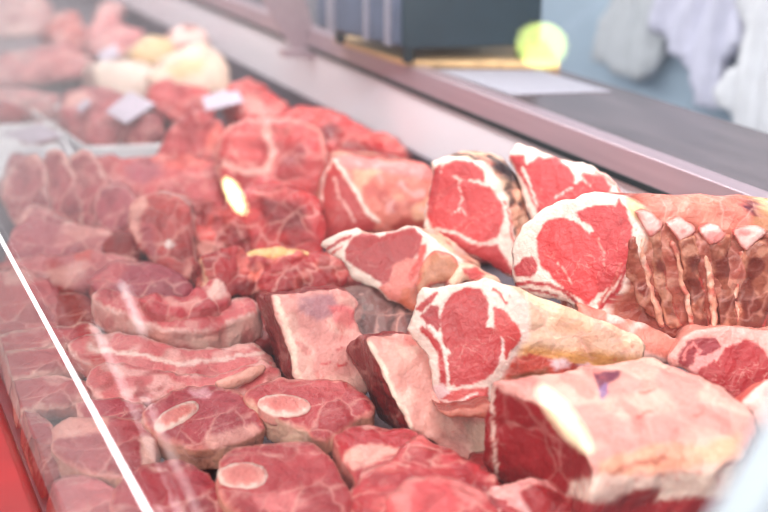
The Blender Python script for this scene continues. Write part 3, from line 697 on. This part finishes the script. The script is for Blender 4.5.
# ---- L
piece('sirloin_steak', 'smooth sirloin steak with pale fat along its front, in front of the long fat wedge', 'meat', [(332,442),(340,432),(354,427),(375,426),(395,427),(411,433),(424,444),(434,460),(424,482),(396,494),(366,490),(350,474),(338,458)], .062, base=(186, 40, 52), side=(226, 130, 120), n=(-.05, -.2, 1),
      d=(0, 0, -.04), pitch=2.8, bulge=.006, paint=[('P', (242, 172, 158), [(341,458),(360,452),(384,451),(398,456),(384,462),(366,470),(350,470)], 3), ('e', (220, 100, 100), 1.5)])
piece('sirloin_steak', 'large sirloin steak at the bottom with a rounded red right edge', 'meat', [(350,488),(362,472),(384,462),(402,448),(416,438),(432,440),(454,452),(478,466),(500,486),(522,506),(530,530),(440,540),(370,540),(350,515)], .066, base=(196, 54, 62), side=(190, 30, 40), n=(-.05, -.2, 1),
      d=(0, 0, -.04), pitch=3.0, bulge=.01, rough=1.5, paint=[('n', (232, 110, 108), 22, .05, .7), ('n', (160, 30, 44), 26, .2, .6)])
piece('sirloin_steak', 'bright pink-red steak lowest at the bottom edge, right of centre', 'meat', [(386,512),(392,494),(410,482),(440,478),(466,484),(488,498),(498,530),(440,545),(390,540)], .085, base=(226, 84, 88), side=(200, 40, 50), n=(-.05, -.25, 1),
      d=(0, 0, -.03), pitch=3.0, bulge=.012, rough=1.4, paint=[('n', (240, 150, 144), 24, .0, .6)])
# ============================================================ chops, left of centre
CH = 'bone-in chops stacked at the left'
piece('thick_chop', 'thick pork-pink chop with broad pale fat side, topmost of the left stack', 'meat', [(90,298),(98,290),(116,288),(140,298),(165,304),(195,308),(222,303),(248,298),(258,305),(256,314),(238,322),(215,330),(180,334),(148,328),(120,314),(100,306)], .075,
      base=(214, 92, 96), side=(238, 168, 158), n=(-.03, -.30, 1), d=(0, .002, -.042), pitch=2.5, bulge=.004, group=CH, rough=1.0, loose=.4, paint=[
      ('e', (246, 190, 180), 2.2), ('n', (190, 50, 60), 40, .1, .6), ('n', (240, 180, 170), 55, .2, .5), ('s', (250, 210, 196), 30, .1, .5)])
piece('rib_chop', 'thin chop with knobbly bone end lying on the thick chop', 'meat', [(138,300),(150,295),(170,297),(194,292),(208,284),(220,280),(229,285),(230,298),(218,306),(196,312),(165,314),(146,310)], .088, base=(206, 64, 74), side=(206, 90, 92), n=(-.03, -.30, 1),
      d=(0, 0, -.02), pitch=2.5, bulge=.004, group=CH, rough=1.5, paint=[('P', (240, 190, 178), [(210,290),(220,283),(227,288),(220,298),(212,300)], 2), ('n', (240, 170, 160), 50, .15, .6)])
piece('flat_muscle', 'smooth mauve flat muscle lying above the chop stack', 'meat', [(90,282),(98,270),(116,262),(142,260),(166,266),(186,278),(194,290),(180,300),(150,302),(118,298),(96,292)], .07, base=(176, 66, 82), side=(180, 50, 60), n=(-.03, -.28, 1), d=(0, .01, -.035), pitch=2.8, rough=.8, bulge=.005,
      paint=[('P', (206, 90, 96), [(92,282),(110,266),(126,266),(118,282),(104,292)], 8)])
piece('thick_chop', 'chop with red lean end at right, second layer of the left stack', 'meat', [(68,346),(82,334),(110,332),(145,336),(185,348),(222,346),(250,342),(262,348),(276,362),(270,374),(240,378),(205,382),(160,378),(120,372),(84,362)], .055, base=(220, 106, 108), side=(226, 120, 116),
      n=(-.03, -.25, 1), d=(0, 0, -.026), pitch=2.6, bulge=.004, group=CH, rough=1.0, loose=.4, paint=[('e', (246, 190, 180), 2.4), ('n', (246, 190, 180), 34, .05, .6), ('n', (186, 40, 50), 44, .2, .6), ('L', (250, 206, 196), [(90,350),(130,356),(180,366),(230,360),(262,354)], 2)])
E = empty('rib_chop', W(200, 388, .02), 'marbled chop with a pink fat strip at its right, lowest of the left stack', 'meat', CH)
piece('cut_meat', None, None, [(88,372),(105,362),(140,364),(180,374),(216,376),(250,364),(264,360),(278,368),(282,378),(268,388),(240,396),(218,394),(200,388),(180,390),(160,400),(132,406),(104,400),(90,388)], .046, base=(216, 96, 100), side=(200, 70, 76), n=(-.03, -.22, 1),
      d=(0, 0, -.03), pitch=2.6, parent=E, rough=1.4, paint=[('n', (246, 186, 178), 40, .0, .7), ('n', (170, 26, 36), 50, .25, .7), ('e', (242, 176, 168), 1.8)])
tube('fat_strip', [W(220, 386, .052), W(238, 380, .054), W(252, 374, .054), W(262, 368, .054)], [.006, .0075, .0075, .005], MEAT, E, cols=[(*lin((244, 176, 160)), 0)]*4, amp=.002)
piece('loin_cut', 'pink loin cut left of the white glass edge, at the picture edge', 'meat', [(-20,285),(4,270),(28,270),(50,282),(62,300),(60,322),(40,332),(10,330),(-20,328)], .045, base=(206, 84, 88), side=(210, 110, 106), n=(-.05, -.3, 1), d=(0, 0, -.03), pitch=3.2,
      paint=[('P', (240, 170, 160), [(0,272),(30,272),(40,282),(6,284)], 5), ('n', (190, 40, 50), 22, .1, .6)])
piece('loin_cut', 'small dark red cut in the gap between loin cut and thick chop', 'meat', [(52,300),(66,292),(84,294),(94,304),(98,322),(92,332),(74,334),(58,322)], .035, base=(160, 36, 34), side=(110, 30, 26), n=(-.05, -.3, 1), d=(0, 0, -.03), pitch=3.2)
for i, (cap, z, lab) in enumerate([
    ([(-20,344),(0,334),(30,328),(58,326),(86,322),(102,330),(96,342),(70,348),(40,352),(0,356),(-20,356)], .05, 'thin chop with pale fat rim crossing under the glass edge, upper of three'),
    ([(-20,362),(0,354),(30,348),(62,346),(80,356),(84,368),(60,374),(30,378),(0,384),(-20,384)], .043, 'thin chop with fat rim left of the second stack layer, middle of three'),
    ([(-20,392),(0,382),(28,376),(58,374),(84,382),(92,394),(78,404),(46,408),(10,414),(-20,412)], .036, 'thin chop with fat rim near the left edge, lowest of three')]):
    piece('thin_chop', lab, 'meat', cap, z, base=(196, 60, 68), side=(226, 140, 130), n=(-.05, -.22, 1), d=(0, 0, -.02), pitch=3, group='thin chops at the left edge', paint=[('e', (244, 186, 170), 3), ('n', (240, 176, 166), 34, .2, .6)])
# ---- middle-left heap
piece('neck_cut', 'mauve cut with arched fat line below the slanting steaks, far left', 'meat', [(8,246),(18,222),(28,206),(46,206),(62,218),(84,226),(106,230),(118,242),(116,260),(90,268),(50,270),(14,266)], .06, base=(190, 80, 92), side=(214, 120, 120), n=(-.1, -.42, .9), d=(0, .03, -.04), pitch=3.2,
      paint=[('L', (242, 176, 166), [(20,222),(36,206),(54,216),(80,226),(108,234)], 2.5), ('P', (240, 176, 162), [(60,232),(84,228),(100,236),(80,240)], 3), ('n', (222, 130, 128), 20, .1, .6)])
piece('neck_cut', 'long pink cut with pale streaks just above the flat mauve muscle', 'meat', [(0,262),(30,256),(66,256),(92,250),(118,254),(140,262),(130,280),(92,288),(60,292),(24,280),(2,272)], .05, base=(206, 100, 104), side=(206, 90, 92), n=(-.1, -.35, .9), d=(0, .02, -.04), pitch=3.2,
      paint=[('n', (242, 180, 170), 24, .0, .7), ('P', (220, 80, 72), [(74,252),(90,250),(92,260),(78,262)], 3)])
ST = 'steaks leaning side by side at the left'
for i, (cap, z) in enumerate([([(2,200),(6,178),(20,158),(34,152),(44,166),(50,196),(50,222),(36,228),(14,222)], .07), ([(30,196),(36,170),(48,152),(62,150),(74,172),(84,204),(86,230),(66,232),(44,222)], .07),
                             ([(62,190),(66,164),(78,150),(94,156),(106,184),(112,214),(108,238),(88,238),(72,218)], .07)]):
    piece('leaning_steak', ['leaning steak nearest the left picture edge, hazy behind the glass', 'middle one of the three leaning steaks above the neck cuts', 'right one of the three leaning steaks, beside the round chunk'][i], 'meat', cap, z,
          base=(192, 84, 94), side=(232, 160, 156), n=(-.62, -.6, .5), d=(.03, .02, -.06), pitch=3.4, group=ST, paint=[('e', (240, 180, 172), 3.5), ('n', (236, 160, 156), 30, .1, .5)])
piece('round_chunk', 'rounded mauve chunk standing beside the leaning steaks', 'meat', [(94,206),(100,190),(112,184),(126,186),(134,200),(132,222),(122,234),(104,234),(96,222)], .06, base=(190, 84, 96), side=(190, 90, 96), n=(-.3, -.7, .6), d=(.02, .07, -.02), pitch=3.2, paint=[('e', (236, 170, 166), 2)])
piece('round_chunk', 'very dark red little chunk deep in the heap, left of the upright brown steak', 'meat', [(104,246),(110,236),(122,232),(136,236),(142,252),(138,270),(122,272),(108,262)], .05, base=(150, 8, 14), side=(120, 10, 14), n=(-.2, -.6, .7), d=(0, .04, -.03), pitch=3.2)
piece('upright_steak', 'upright brownish red steak with pale left rim, standing mid-heap', 'meat', [(128,226),(130,208),(142,197),(160,194),(178,196),(188,206),(192,226),(194,250),(196,268),(192,284),(180,284),(164,276),(150,262),(138,246)], .08, base=(198, 66, 66), side=(236, 170, 160), n=(-.45, -.75, .45),
      d=(.04, .08, -.03), pitch=2.8, paint=[('P', (236, 160, 150), [(128,226),(130,206),(144,198),(148,204),(140,218),(142,240),(136,240)], 4), ('P', (236, 150, 140), [(184,274),(190,262),(195,270),(192,282)], 2), ('P', (250, 232, 224), [(167,244),(172,242),(173,247),(168,248)], 1.5),
      ('P', (180, 56, 70), [(142,226),(150,222),(156,250),(158,268),(146,254)], 5)])
piece('folded_trimming', 'folded dark red trimming with pale edges right of the upright steak', 'meat', [(172,210),(180,202),(198,200),(216,206),(232,216),(246,232),(254,250),(244,260),(220,258),(204,262),(194,258),(186,240),(178,226)], .075, base=(170, 34, 38), side=(190, 60, 60), n=(-.4, -.7, .6),
      d=(.03, .08, -.03), pitch=2.2, rough=3.0, bulge=.012, paint=[('L', (240, 150, 140), [(176,208),(182,222),(186,236),(192,252)], 2), ('P', (226, 84, 78), [(190,232),(206,224),(216,214),(212,228),(220,236),(206,240)], 3),
      ('P', (242, 160, 148), [(192,246),(210,242),(232,248),(246,256),(224,256),(204,258)], 3), ('n', (214, 70, 66), 40, .15, .6)])
piece('shin_chunk', 'long dark red chunk with raised clots, above the left fat wedge', 'meat', [(199,268),(203,257),(218,252),(245,255),(268,256),(300,252),(330,254),(346,262),(346,284),(330,292),(300,293),(268,294),(236,292),(208,296),(200,288)], .075, base=(178, 34, 42), side=(150, 24, 30), n=(-.15, -.6, .75),
      d=(0, .06, -.04), pitch=2.2, rough=2.6, bulge=.01, paint=[('n', (232, 110, 100), 34, .12, .7), ('P', (236, 110, 92), [(246,270),(258,266),(262,276),(250,282)], 3), ('n', (120, 16, 24), 40, .2, .6), ('L', (236, 176, 140), [(200,262),(203,280),(201,290)], 2)])
piece('fat_strand', 'thin yellow strand of fat across the top of the long dark red chunk', 'meat', [(244,254),(262,248),(284,247),(310,250),(312,256),(286,258),(262,260),(248,259)], .092, base=(246, 196, 130), side=(240, 150, 120), n=(-.15, -.6, .75), d=(0, .01, -.006), pitch=2.6, bulge=.004)
piece('lean_chunk', 'smooth red lean chunk behind the yellow fat strand, left of the cavity roast', 'meat', [(222,216),(232,198),(250,188),(284,186),(312,192),(322,210),(326,238),(320,252),(286,256),(250,256),(232,240)], .085, base=(196, 48, 54), side=(180, 40, 46), n=(-.35, -.65, .6), d=(.03, .08, -.03),
      pitch=2.8, rough=1.4, bulge=.01, paint=[('n', (214, 60, 60), 26, .1, .6), ('P', (140, 20, 28), [(262,200),(300,204),(306,230),(270,232)], 10)])
# ---- behind
piece('ringed_roast', 'round roast cross section ringed with pale fat, behind the lean chunk', 'meat', [(214,168),(217,146),(228,128),(250,119),(286,119),(314,126),(326,142),(326,172),(318,196),(290,204),(252,202),(228,192)], .10, base=(200, 56, 60), side=(214, 90, 86), n=(-.35, -.7, .6), d=(.04, .1, -.03),
      pitch=3, bulge=.008, paint=[('e', (240, 160, 150), 3), ('L', (244, 176, 164), [(224,166),(246,172),(266,172),(274,156),(266,136),(268,122)], 3.5), ('P', (214, 76, 78), [(222,158),(226,138),(244,132),(258,142),(260,160),(244,168)], 4), ('P', (170, 40, 46), [(276,146),(300,144),(306,164),(284,168)], 5)])
piece('flap_chunk', 'curling dark red flap of meat against the back panel, behind the cavity roast', 'meat', [(268,124),(282,112),(306,107),(332,110),(352,120),(372,132),(392,140),(404,146),(410,158),(392,166),(350,170),(312,166),(284,150)], .10, base=(190, 36, 42), side=(160, 24, 30), n=(-.35, -.6, .65), d=(.04, .08, -.03),
      pitch=3, rough=2, bulge=.012, paint=[('P', (140, 16, 22), [(312,132),(330,128),(346,138),(330,146),(316,142)], 4), ('L', (214, 60, 60), [(274,122),(300,110),(330,112),(360,128),(396,146)], 3), ('L', (150, 20, 26), [(340,146),(370,152),(392,158)], 3)])
piece('lean_chunk', 'lean red chunk between the meat tray and the ringed roast', 'meat', [(158,158),(164,134),(178,118),(198,112),(214,118),(226,132),(222,160),(214,184),(196,190),(172,182)], .075, base=(188, 48, 56), side=(170, 40, 46), n=(-.35, -.65, .6), d=(.03, .08, -.03), pitch=3.4, rough=1.4,
      paint=[('P', (232, 110, 100), [(208,134),(218,124),(222,136),(212,158),(206,156)], 4)])
piece('lean_chunk', 'red chunk under the price card beside the pale fat block', 'meat', [(146,98),(152,84),(166,80),(186,84),(206,88),(216,100),(214,116),(190,122),(164,118)], .075, base=(196, 50, 56), side=(180, 50, 56), n=(-.3, -.6, .7), d=(.02, .1, -.03), pitch=3.4, rough=1.4)
piece('knuckle_chunk', 'knobbly red chunk with pale knuckle between price card and back panel', 'meat', [(226,98),(232,84),(250,80),(268,88),(284,100),(292,114),(290,130),(262,132),(236,124)], .09, base=(204, 56, 58), side=(190, 50, 54), n=(-.3, -.6, .7), d=(.02, .1, -.04), pitch=3.2, rough=2,
      paint=[('P', (240, 160, 150), [(246,98),(256,94),(262,104),(254,112),(246,108)], 4), ('P', (240, 160, 150), [(262,112),(274,110),(280,122),(268,126)], 4)])
piece('flank_sheet', 'broad flat red flank sheet in front of the white meat tray', 'meat', [(76,176),(84,162),(104,156),(140,156),(180,155),(204,160),(222,172),(230,196),(214,214),(186,210),(160,200),(126,206),(98,196),(78,188)], .06, base=(206, 66, 72), side=(190, 60, 64), n=(-.1, -.45, .85), d=(0, .05, -.04), pitch=3.2, rough=1.6,
      paint=[('n', (232, 120, 116), 20, .05, .6), ('P', (180, 60, 80), [(126,166),(150,162),(160,176),(144,186),(126,180)], 6), ('P', (226, 80, 70), [(152,156),(196,156),(206,166),(170,170)], 6), ('P', (236, 160, 156), [(96,190),(108,176),(122,182),(116,198),(102,202)], 5)])
# ---- pale fat block
E = empty('fat_block', W(165, 92, .02), 'big cream coloured block of fat in three lumps at the back of the case', 'fat')
piece('white_lump', None, None, [(92,72),(98,64),(120,60),(144,62),(158,72),(158,90),(146,100),(120,102),(100,94)], .08, base=(232, 208, 194), side=(226, 200, 186), n=(-.2, -.7, .6), d=(0, .14, -.03), pitch=3.6, parent=E, rough=1.5, bulge=.02)
piece('white_lump', None, None, [(150,78),(164,62),(182,50),(204,44),(220,52),(229,70),(228,90),(206,98),(176,98),(156,94)], .10, base=(230, 202, 182), side=(222, 196, 178), n=(-.2, -.7, .6), d=(.02, .14, -.03), pitch=3.4, parent=E, rough=2, bulge=.02,
      paint=[('P', (232, 188, 140), [(168,72),(186,62),(204,64),(200,74),(178,82)], 6)])
piece('yellow_lump', None, None, [(130,54),(138,42),(152,34),(168,40),(176,52),(170,64),(140,66)], .12, base=(228, 192, 146), side=(226, 190, 150), n=(-.2, -.7, .6), d=(0, .14, -.05), pitch=3.6, parent=E, rough=1.5, bulge=.02)
piece('brown_lump', None, None, [(166,40),(174,30),(190,25),(206,32),(212,46),(196,52),(176,52)], .14, base=(176, 116, 110), side=(190, 130, 124), n=(-.2, -.7, .6), d=(0, .14, -.05), pitch=3.6, parent=E, rough=2, bulge=.015,
      paint=[('n', (240, 210, 200), 24, .1, .7)])
# ---- trays and cards
def tray(label, px, z, h, group=None):
    e = empty('meat_tray', W(*np.mean(px, axis=0), 0.005), label, 'tray', group)
    P = [W(x, y, z) for x, y in px]; c = sum(P)/4
    prism('tray_base', [c+(p-c)*.97-[0, 0, h] for p in P], (0, 0, .004), WHITEP, e, .001)
    for i in range(4):
        a, b = P[i], P[(i+1) % 4]; ai, bi = c+(a-c)*.93, c+(b-c)*.93
        prism('tray_side', [a, b, bi, ai], (0, 0, -h), WHITEP, e, .0015)
    return e
tray('white tray holding dark red meat and a price card, left of centre at the back', [(86,148),(168,145),(112,98),(28,108)], .045, .035)
tray('white tray at the left edge of the picture, left of the filled meat tray', [(-30,176),(84,170),(56,122),(-50,126)], .045, .035)
piece('tray_roast', 'dark pinkish roast in the white tray, large piece under the card', 'meat', [(74,136),(58,112),(62,96),(84,86),(108,88),(130,96),(142,108),(140,126),(130,142),(100,146)], .07, base=(184, 70, 80), side=(180, 70, 80), n=(-.1, -.5, .8), d=(0, .06, -.05), pitch=3.6, rough=2, bulge=.015,
      paint=[('P', (236, 170, 164), [(64,98),(84,96),(96,104),(84,112),(66,108)], 6), ('n', (206, 110, 112), 16, .1, .5)])
piece('tray_roast', 'rounded dark chunk at the right corner of the white tray', 'meat', [(122,140),(124,124),(136,114),(152,112),(164,122),(166,140),(150,148),(132,148)], .065, base=(150, 50, 56), side=(130, 40, 46), n=(-.2, -.6, .7), d=(0, .06, -.04), pitch=3.4, rough=1.5, bulge=.015)
def card(label, px, z, tilt=(0, 0, 0)):
    P = [W(x, y, z) for x, y in px]
    for i in (2, 3): P[i] = P[i] + np.array([0, 0, .012])
    o = prism('price_card', P, (0, 0, .0015), CARDP, None, 0); tag(o, label, 'card')
card('white price card lying on the meat in the white tray', [(106,112),(126,124),(156,110),(130,97)], .092)
card('white price card with faint pink print on the red chunks near the fat block', [(202,98),(206,111),(244,108),(236,92)], .105)
card('small white price card on pale pieces far back, left of the fat block', [(97,54),(102,64),(120,60),(116,48)], .09)
card('white paper slip on the left tray, at the picture edge', [(2,134),(30,144),(64,142),(40,130)], .055)
card('small white card with pale print on the roast in the tray, its left card', [(76,108),(80,113),(92,109),(86,104)], .092)
tag(tube('red_cap', [W(-6, 118, .03), W(4, 118, .04), W(16, 118, .03)], [.03, .04, .03], REDP, cols=None), 'bright red plastic knob at the left picture edge beside the trays', 'knob')
# ---- far rows
FAR = [
 ('side_of_pork', 'pale pink side of pork lying across the far left rows', [(-30,78),(0,56),(40,46),(64,42),(86,56),(96,64),(92,76),(60,80),(20,84),(-20,90)], .06, (226, 140, 140), (226, 150, 146)),
 ('pork_shoulder', 'pale shoulder piece in the far top left corner', [(-40,30),(-30,0),(0,-14),(30,-12),(48,0),(54,18),(46,34),(10,40),(-20,42)], .06, (238, 188, 184), (232, 170, 166)),
 ('shoulder_cut', 'coral red cut behind the pork side, beside the far pale shoulder', [(46,30),(54,16),(72,12),(84,22),(90,38),(88,52),(70,50),(52,42)], .05, (222, 120, 112), (206, 110, 106)),
 ('shoulder_cut', 'pink cut with pale streaks just left of the fat block top', [(84,40),(92,24),(104,12),(116,14),(126,26),(146,32),(142,44),(130,56),(110,60),(92,54)], .06, (230, 150, 150), (226, 130, 130)),
 ('belly_strip', 'rosy strip of belly in the row behind the left tray', [(-20,104),(0,90),(24,86),(44,92),(60,96),(54,108),(30,112),(0,116)], .04, (226, 150, 150), (220, 140, 140)),
 ('belly_strip', 'dark streaky strip between left tray and meat tray', [(20,112),(28,98),(44,96),(58,104),(60,118),(44,122),(28,120)], .04, (190, 140, 138), (190, 130, 130)),
 ('shank_end', 'mauve shank end on the left tray below its paper', [(6,176),(12,160),(20,152),(34,160),(48,172),(44,190),(20,194),(4,190)], .06, (190, 90, 104), (190, 90, 104)),
 ('shank_end', 'round mauve shank end between left tray and flank sheet', [(40,190),(46,176),(60,170),(72,178),(76,196),(66,208),(46,206)], .05, (196, 90, 98), (200, 110, 110)),
 ('farthest_cut', 'blurred pale cut in the farthest row near the dark rear panel', [(98,8),(110,0),(122,4),(124,14),(112,20),(100,18)], .06, (226, 170, 168), (220, 160, 160)),
]
for nm, lab, cap, z, b, s_ in FAR:
    piece(nm, lab, 'meat', cap, z, base=b, side=s_, n=(-.1, -.55, .8), d=(0, .12, -.05), pitch=4.2, rough=2, bulge=.02, paint=[('n', (244, 200, 196), 14, .05, .6), ('n', (190, 60, 64), 16, .25, .5)])
# ============================================================ pieces low in the heap, glimpsed in the gaps
UND = []
rr = random.Random(11)
def blob_cap(cx, cy, rx, ry, k=9):
    return [(cx+rx*math.cos(a)*rr.uniform(.8, 1.15), cy+ry*math.sin(a)*rr.uniform(.8, 1.15)) for a in np.linspace(0, 2*math.pi, k+1)[:-1]]
LOW = [(30,350,'under the thin chops at the left'),(120,345,'under the chop stack'),(210,330,'right under the thick chop'),(40,300,'below the loin cut'),(250,330,'in the gap left of the fat wedges'),
       (110,440,'under the banded steak'),(35,460,'near the red rail'),(385,300,'behind the greyish flank'),(500,470,'left under the fat slab'),(440,480,'under the sirloin steaks'),(560,370,'under the front rib roast'),
       (700,450,'under the broad fat slab'),(150,240,'under the upright steak'),(60,230,'under the neck cuts'),(270,260,'under the long dark chunk'),(180,170,'under the flank sheet'),(260,170,'under the ringed roast'),
       (370,215,'under the cavity roast'),(300,140,'under the curling flap'),(480,240,'under the speckled roast'),(600,230,'under the rearmost roast'),(40,130,'under the left tray contents'),(180,110,'under the chunk by the fat block'),(250,110,'under the knuckle chunk'),
       (330,270,'under the loin roast with fat tail'),(230,380,'under the lowest chop')]
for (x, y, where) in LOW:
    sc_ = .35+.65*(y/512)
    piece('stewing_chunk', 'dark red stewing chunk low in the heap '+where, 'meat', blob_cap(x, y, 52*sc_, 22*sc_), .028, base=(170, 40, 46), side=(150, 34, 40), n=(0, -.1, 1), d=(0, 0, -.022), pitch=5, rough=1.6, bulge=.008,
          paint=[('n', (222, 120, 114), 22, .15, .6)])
# ============================================================ lighting: shop lamps and an added unseen panel fill
def area(name, loc, rot, sx_, sy_, power, col=(1, 1, 1)):
    l = bpy.data.lights.new(name, 'AREA'); l.shape = 'RECTANGLE'; l.size = sx_; l.size_y = sy_; l.energy = power; l.color = col
    o = bpy.data.objects.new(name, l); COL.objects.link(o); o.location = loc; o.rotation_euler = rot; return o
area('shop_ceiling_light', (.42, 1.6, 2.2), (0, 0, 0), .8, 4.0, 50, (1, .98, .96))
area('shop_front_light', (-1.35, -.9, 1.6), (0, math.radians(-55), math.radians(28)), 1.4, 2.2, 78, (1, .98, .97))
w = bpy.data.worlds.new('shop_air'); S.world = w; w.use_nodes = True
bgn = w.node_tree.nodes['Background']
wt = w.node_tree; tcw = node(wt, 'ShaderNodeTexCoord'); nw = node(wt, 'ShaderNodeTexNoise'); nw.inputs['Scale'].default_value = 1.6
mpw = node(wt, 'ShaderNodeMapping'); mpw.inputs['Scale'].default_value = (3.0, .5, 3.0)
wt.links.new(tcw.outputs['Generated'], mpw.inputs[0]); wt.links.new(mpw.outputs[0], nw.inputs[0])
rw = ramp(wt, nw.outputs[0], [(.35, (.62, .60, .62)), (.65, (1.0, .97, .98))])
sxw = node(wt, 'ShaderNodeSeparateXYZ'); wt.links.new(tcw.outputs['Generated'], sxw.inputs[0])
fx = mth(wt, 'MULTIPLY', mth(wt, 'ADD', sxw.outputs[0], mth(wt, 'ADD', .46, mth(wt, 'MULTIPLY', mth(wt, 'MULTIPLY', sxw.outputs[2], -1.0, True), .5))), 4.5, True)      # brighter world sector added to haze the left side of the glass
fy = mth(wt, 'MULTIPLY', sxw.outputs[1], 2.0, True)
wm = mixc(wt, mth(wt, 'MULTIPLY', fx, fy), mixc(wt, 1.0, rw.outputs[0], (.62, .60, .62), 'MULTIPLY'), mixc(wt, 1.0, rw.outputs[0], (1.6, 1.52, 1.56), 'MULTIPLY'))
wt.links.new(wm, bgn.inputs[0])
bgn.inputs[1].default_value = .54
area('panel_fill', (.72, 2.4, .74), (0, math.radians(-56), 0), .08, 5.0, 34, (1, .97, .98))  # unseen light added over the case to brighten the white back panel
# spot lamps whose mirror images float in the front glass
pn = nrm((-.866, 0, .5)); pp0 = np.array([LX, 0, LZ])
def mirror(P): return P - 2*np.dot(P-pp0, pn)*pn
def lamp(px, py, dist, r1, r2, ang, label, col, s):
    r = nrm(ray(px, py)); V = CAM + r*dist; P = mirror(V)
    # disc seen slanted: axes in the virtual image, mirrored back
    a = math.radians(ang)
    ax = rgt*math.cos(a)-upv*math.sin(a)*1.0; ay_ = rgt*math.sin(a)+upv*math.cos(a)
    mv = lambda v: v - 2*np.dot(v, pn)*pn
    ax, ay_ = mv(ax), mv(ay_)
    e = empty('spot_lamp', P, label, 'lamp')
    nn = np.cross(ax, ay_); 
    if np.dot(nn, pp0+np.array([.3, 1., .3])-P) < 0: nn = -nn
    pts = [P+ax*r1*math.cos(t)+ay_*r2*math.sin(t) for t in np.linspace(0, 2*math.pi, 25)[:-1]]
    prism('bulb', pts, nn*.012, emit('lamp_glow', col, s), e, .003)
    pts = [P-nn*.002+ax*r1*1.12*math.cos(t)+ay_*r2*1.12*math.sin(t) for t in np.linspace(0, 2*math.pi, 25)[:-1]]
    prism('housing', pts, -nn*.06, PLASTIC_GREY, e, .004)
    tube('stem', [P-nn*.05, P-nn*.08+[0, 0, .1], P-nn*.08+[0, 0, .5]], [.008]*3, PIN, e, seg=10)
    return P
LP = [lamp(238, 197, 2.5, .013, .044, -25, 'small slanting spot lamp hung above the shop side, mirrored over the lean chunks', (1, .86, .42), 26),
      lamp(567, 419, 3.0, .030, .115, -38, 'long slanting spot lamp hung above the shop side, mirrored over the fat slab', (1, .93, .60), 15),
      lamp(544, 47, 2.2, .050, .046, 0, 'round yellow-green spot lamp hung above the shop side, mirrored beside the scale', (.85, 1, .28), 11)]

# glowing and dark rods added out of view to streak the raked glass
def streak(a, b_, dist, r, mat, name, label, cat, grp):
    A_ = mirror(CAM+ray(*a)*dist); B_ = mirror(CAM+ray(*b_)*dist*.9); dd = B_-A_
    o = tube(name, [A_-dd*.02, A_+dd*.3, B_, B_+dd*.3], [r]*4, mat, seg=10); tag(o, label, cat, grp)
STREAK_GLOW = emit('streak_glow', (1, .96, .98), 3.0)
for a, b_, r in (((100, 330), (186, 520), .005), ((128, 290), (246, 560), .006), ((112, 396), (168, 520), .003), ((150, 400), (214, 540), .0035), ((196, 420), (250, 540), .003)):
    streak(a, b_, 2.3, r, STREAK_GLOW, 'streak_rod', 'thin straight glowing rod added above the shop side, a pale streak in the front glass', 'lamp', 'added rods mirrored in the glass')
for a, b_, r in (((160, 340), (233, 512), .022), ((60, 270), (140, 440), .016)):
    streak(a, b_, 2.0, r, BLACK, 'dark_streak_rod', 'dark slender rod added above the shop side, a dark streak in the front glass', 'rod', 'added dark rods mirrored in the glass')

# ============================================================ camera
cd = bpy.data.cameras.new('camera'); cam = bpy.data.objects.new('camera', cd); COL.objects.link(cam)
cam.location = Vector(CAM); cd.sensor_width = 36; cd.lens = 36*F/768
cam.rotation_euler = (math.radians(90)-TILT, 0, -YAW)
cd.clip_start = .02; cd.clip_end = 60
cd.dof.use_dof = True; cd.dof.focus_distance = 1.22; cd.dof.aperture_fstop = 2.4
S.camera = cam
S.view_settings.view_transform = 'Standard'; S.view_settings.look = 'None'; S.view_settings.gamma = 1; S.view_settings.use_curve_mapping = False
S.view_settings.exposure = .12
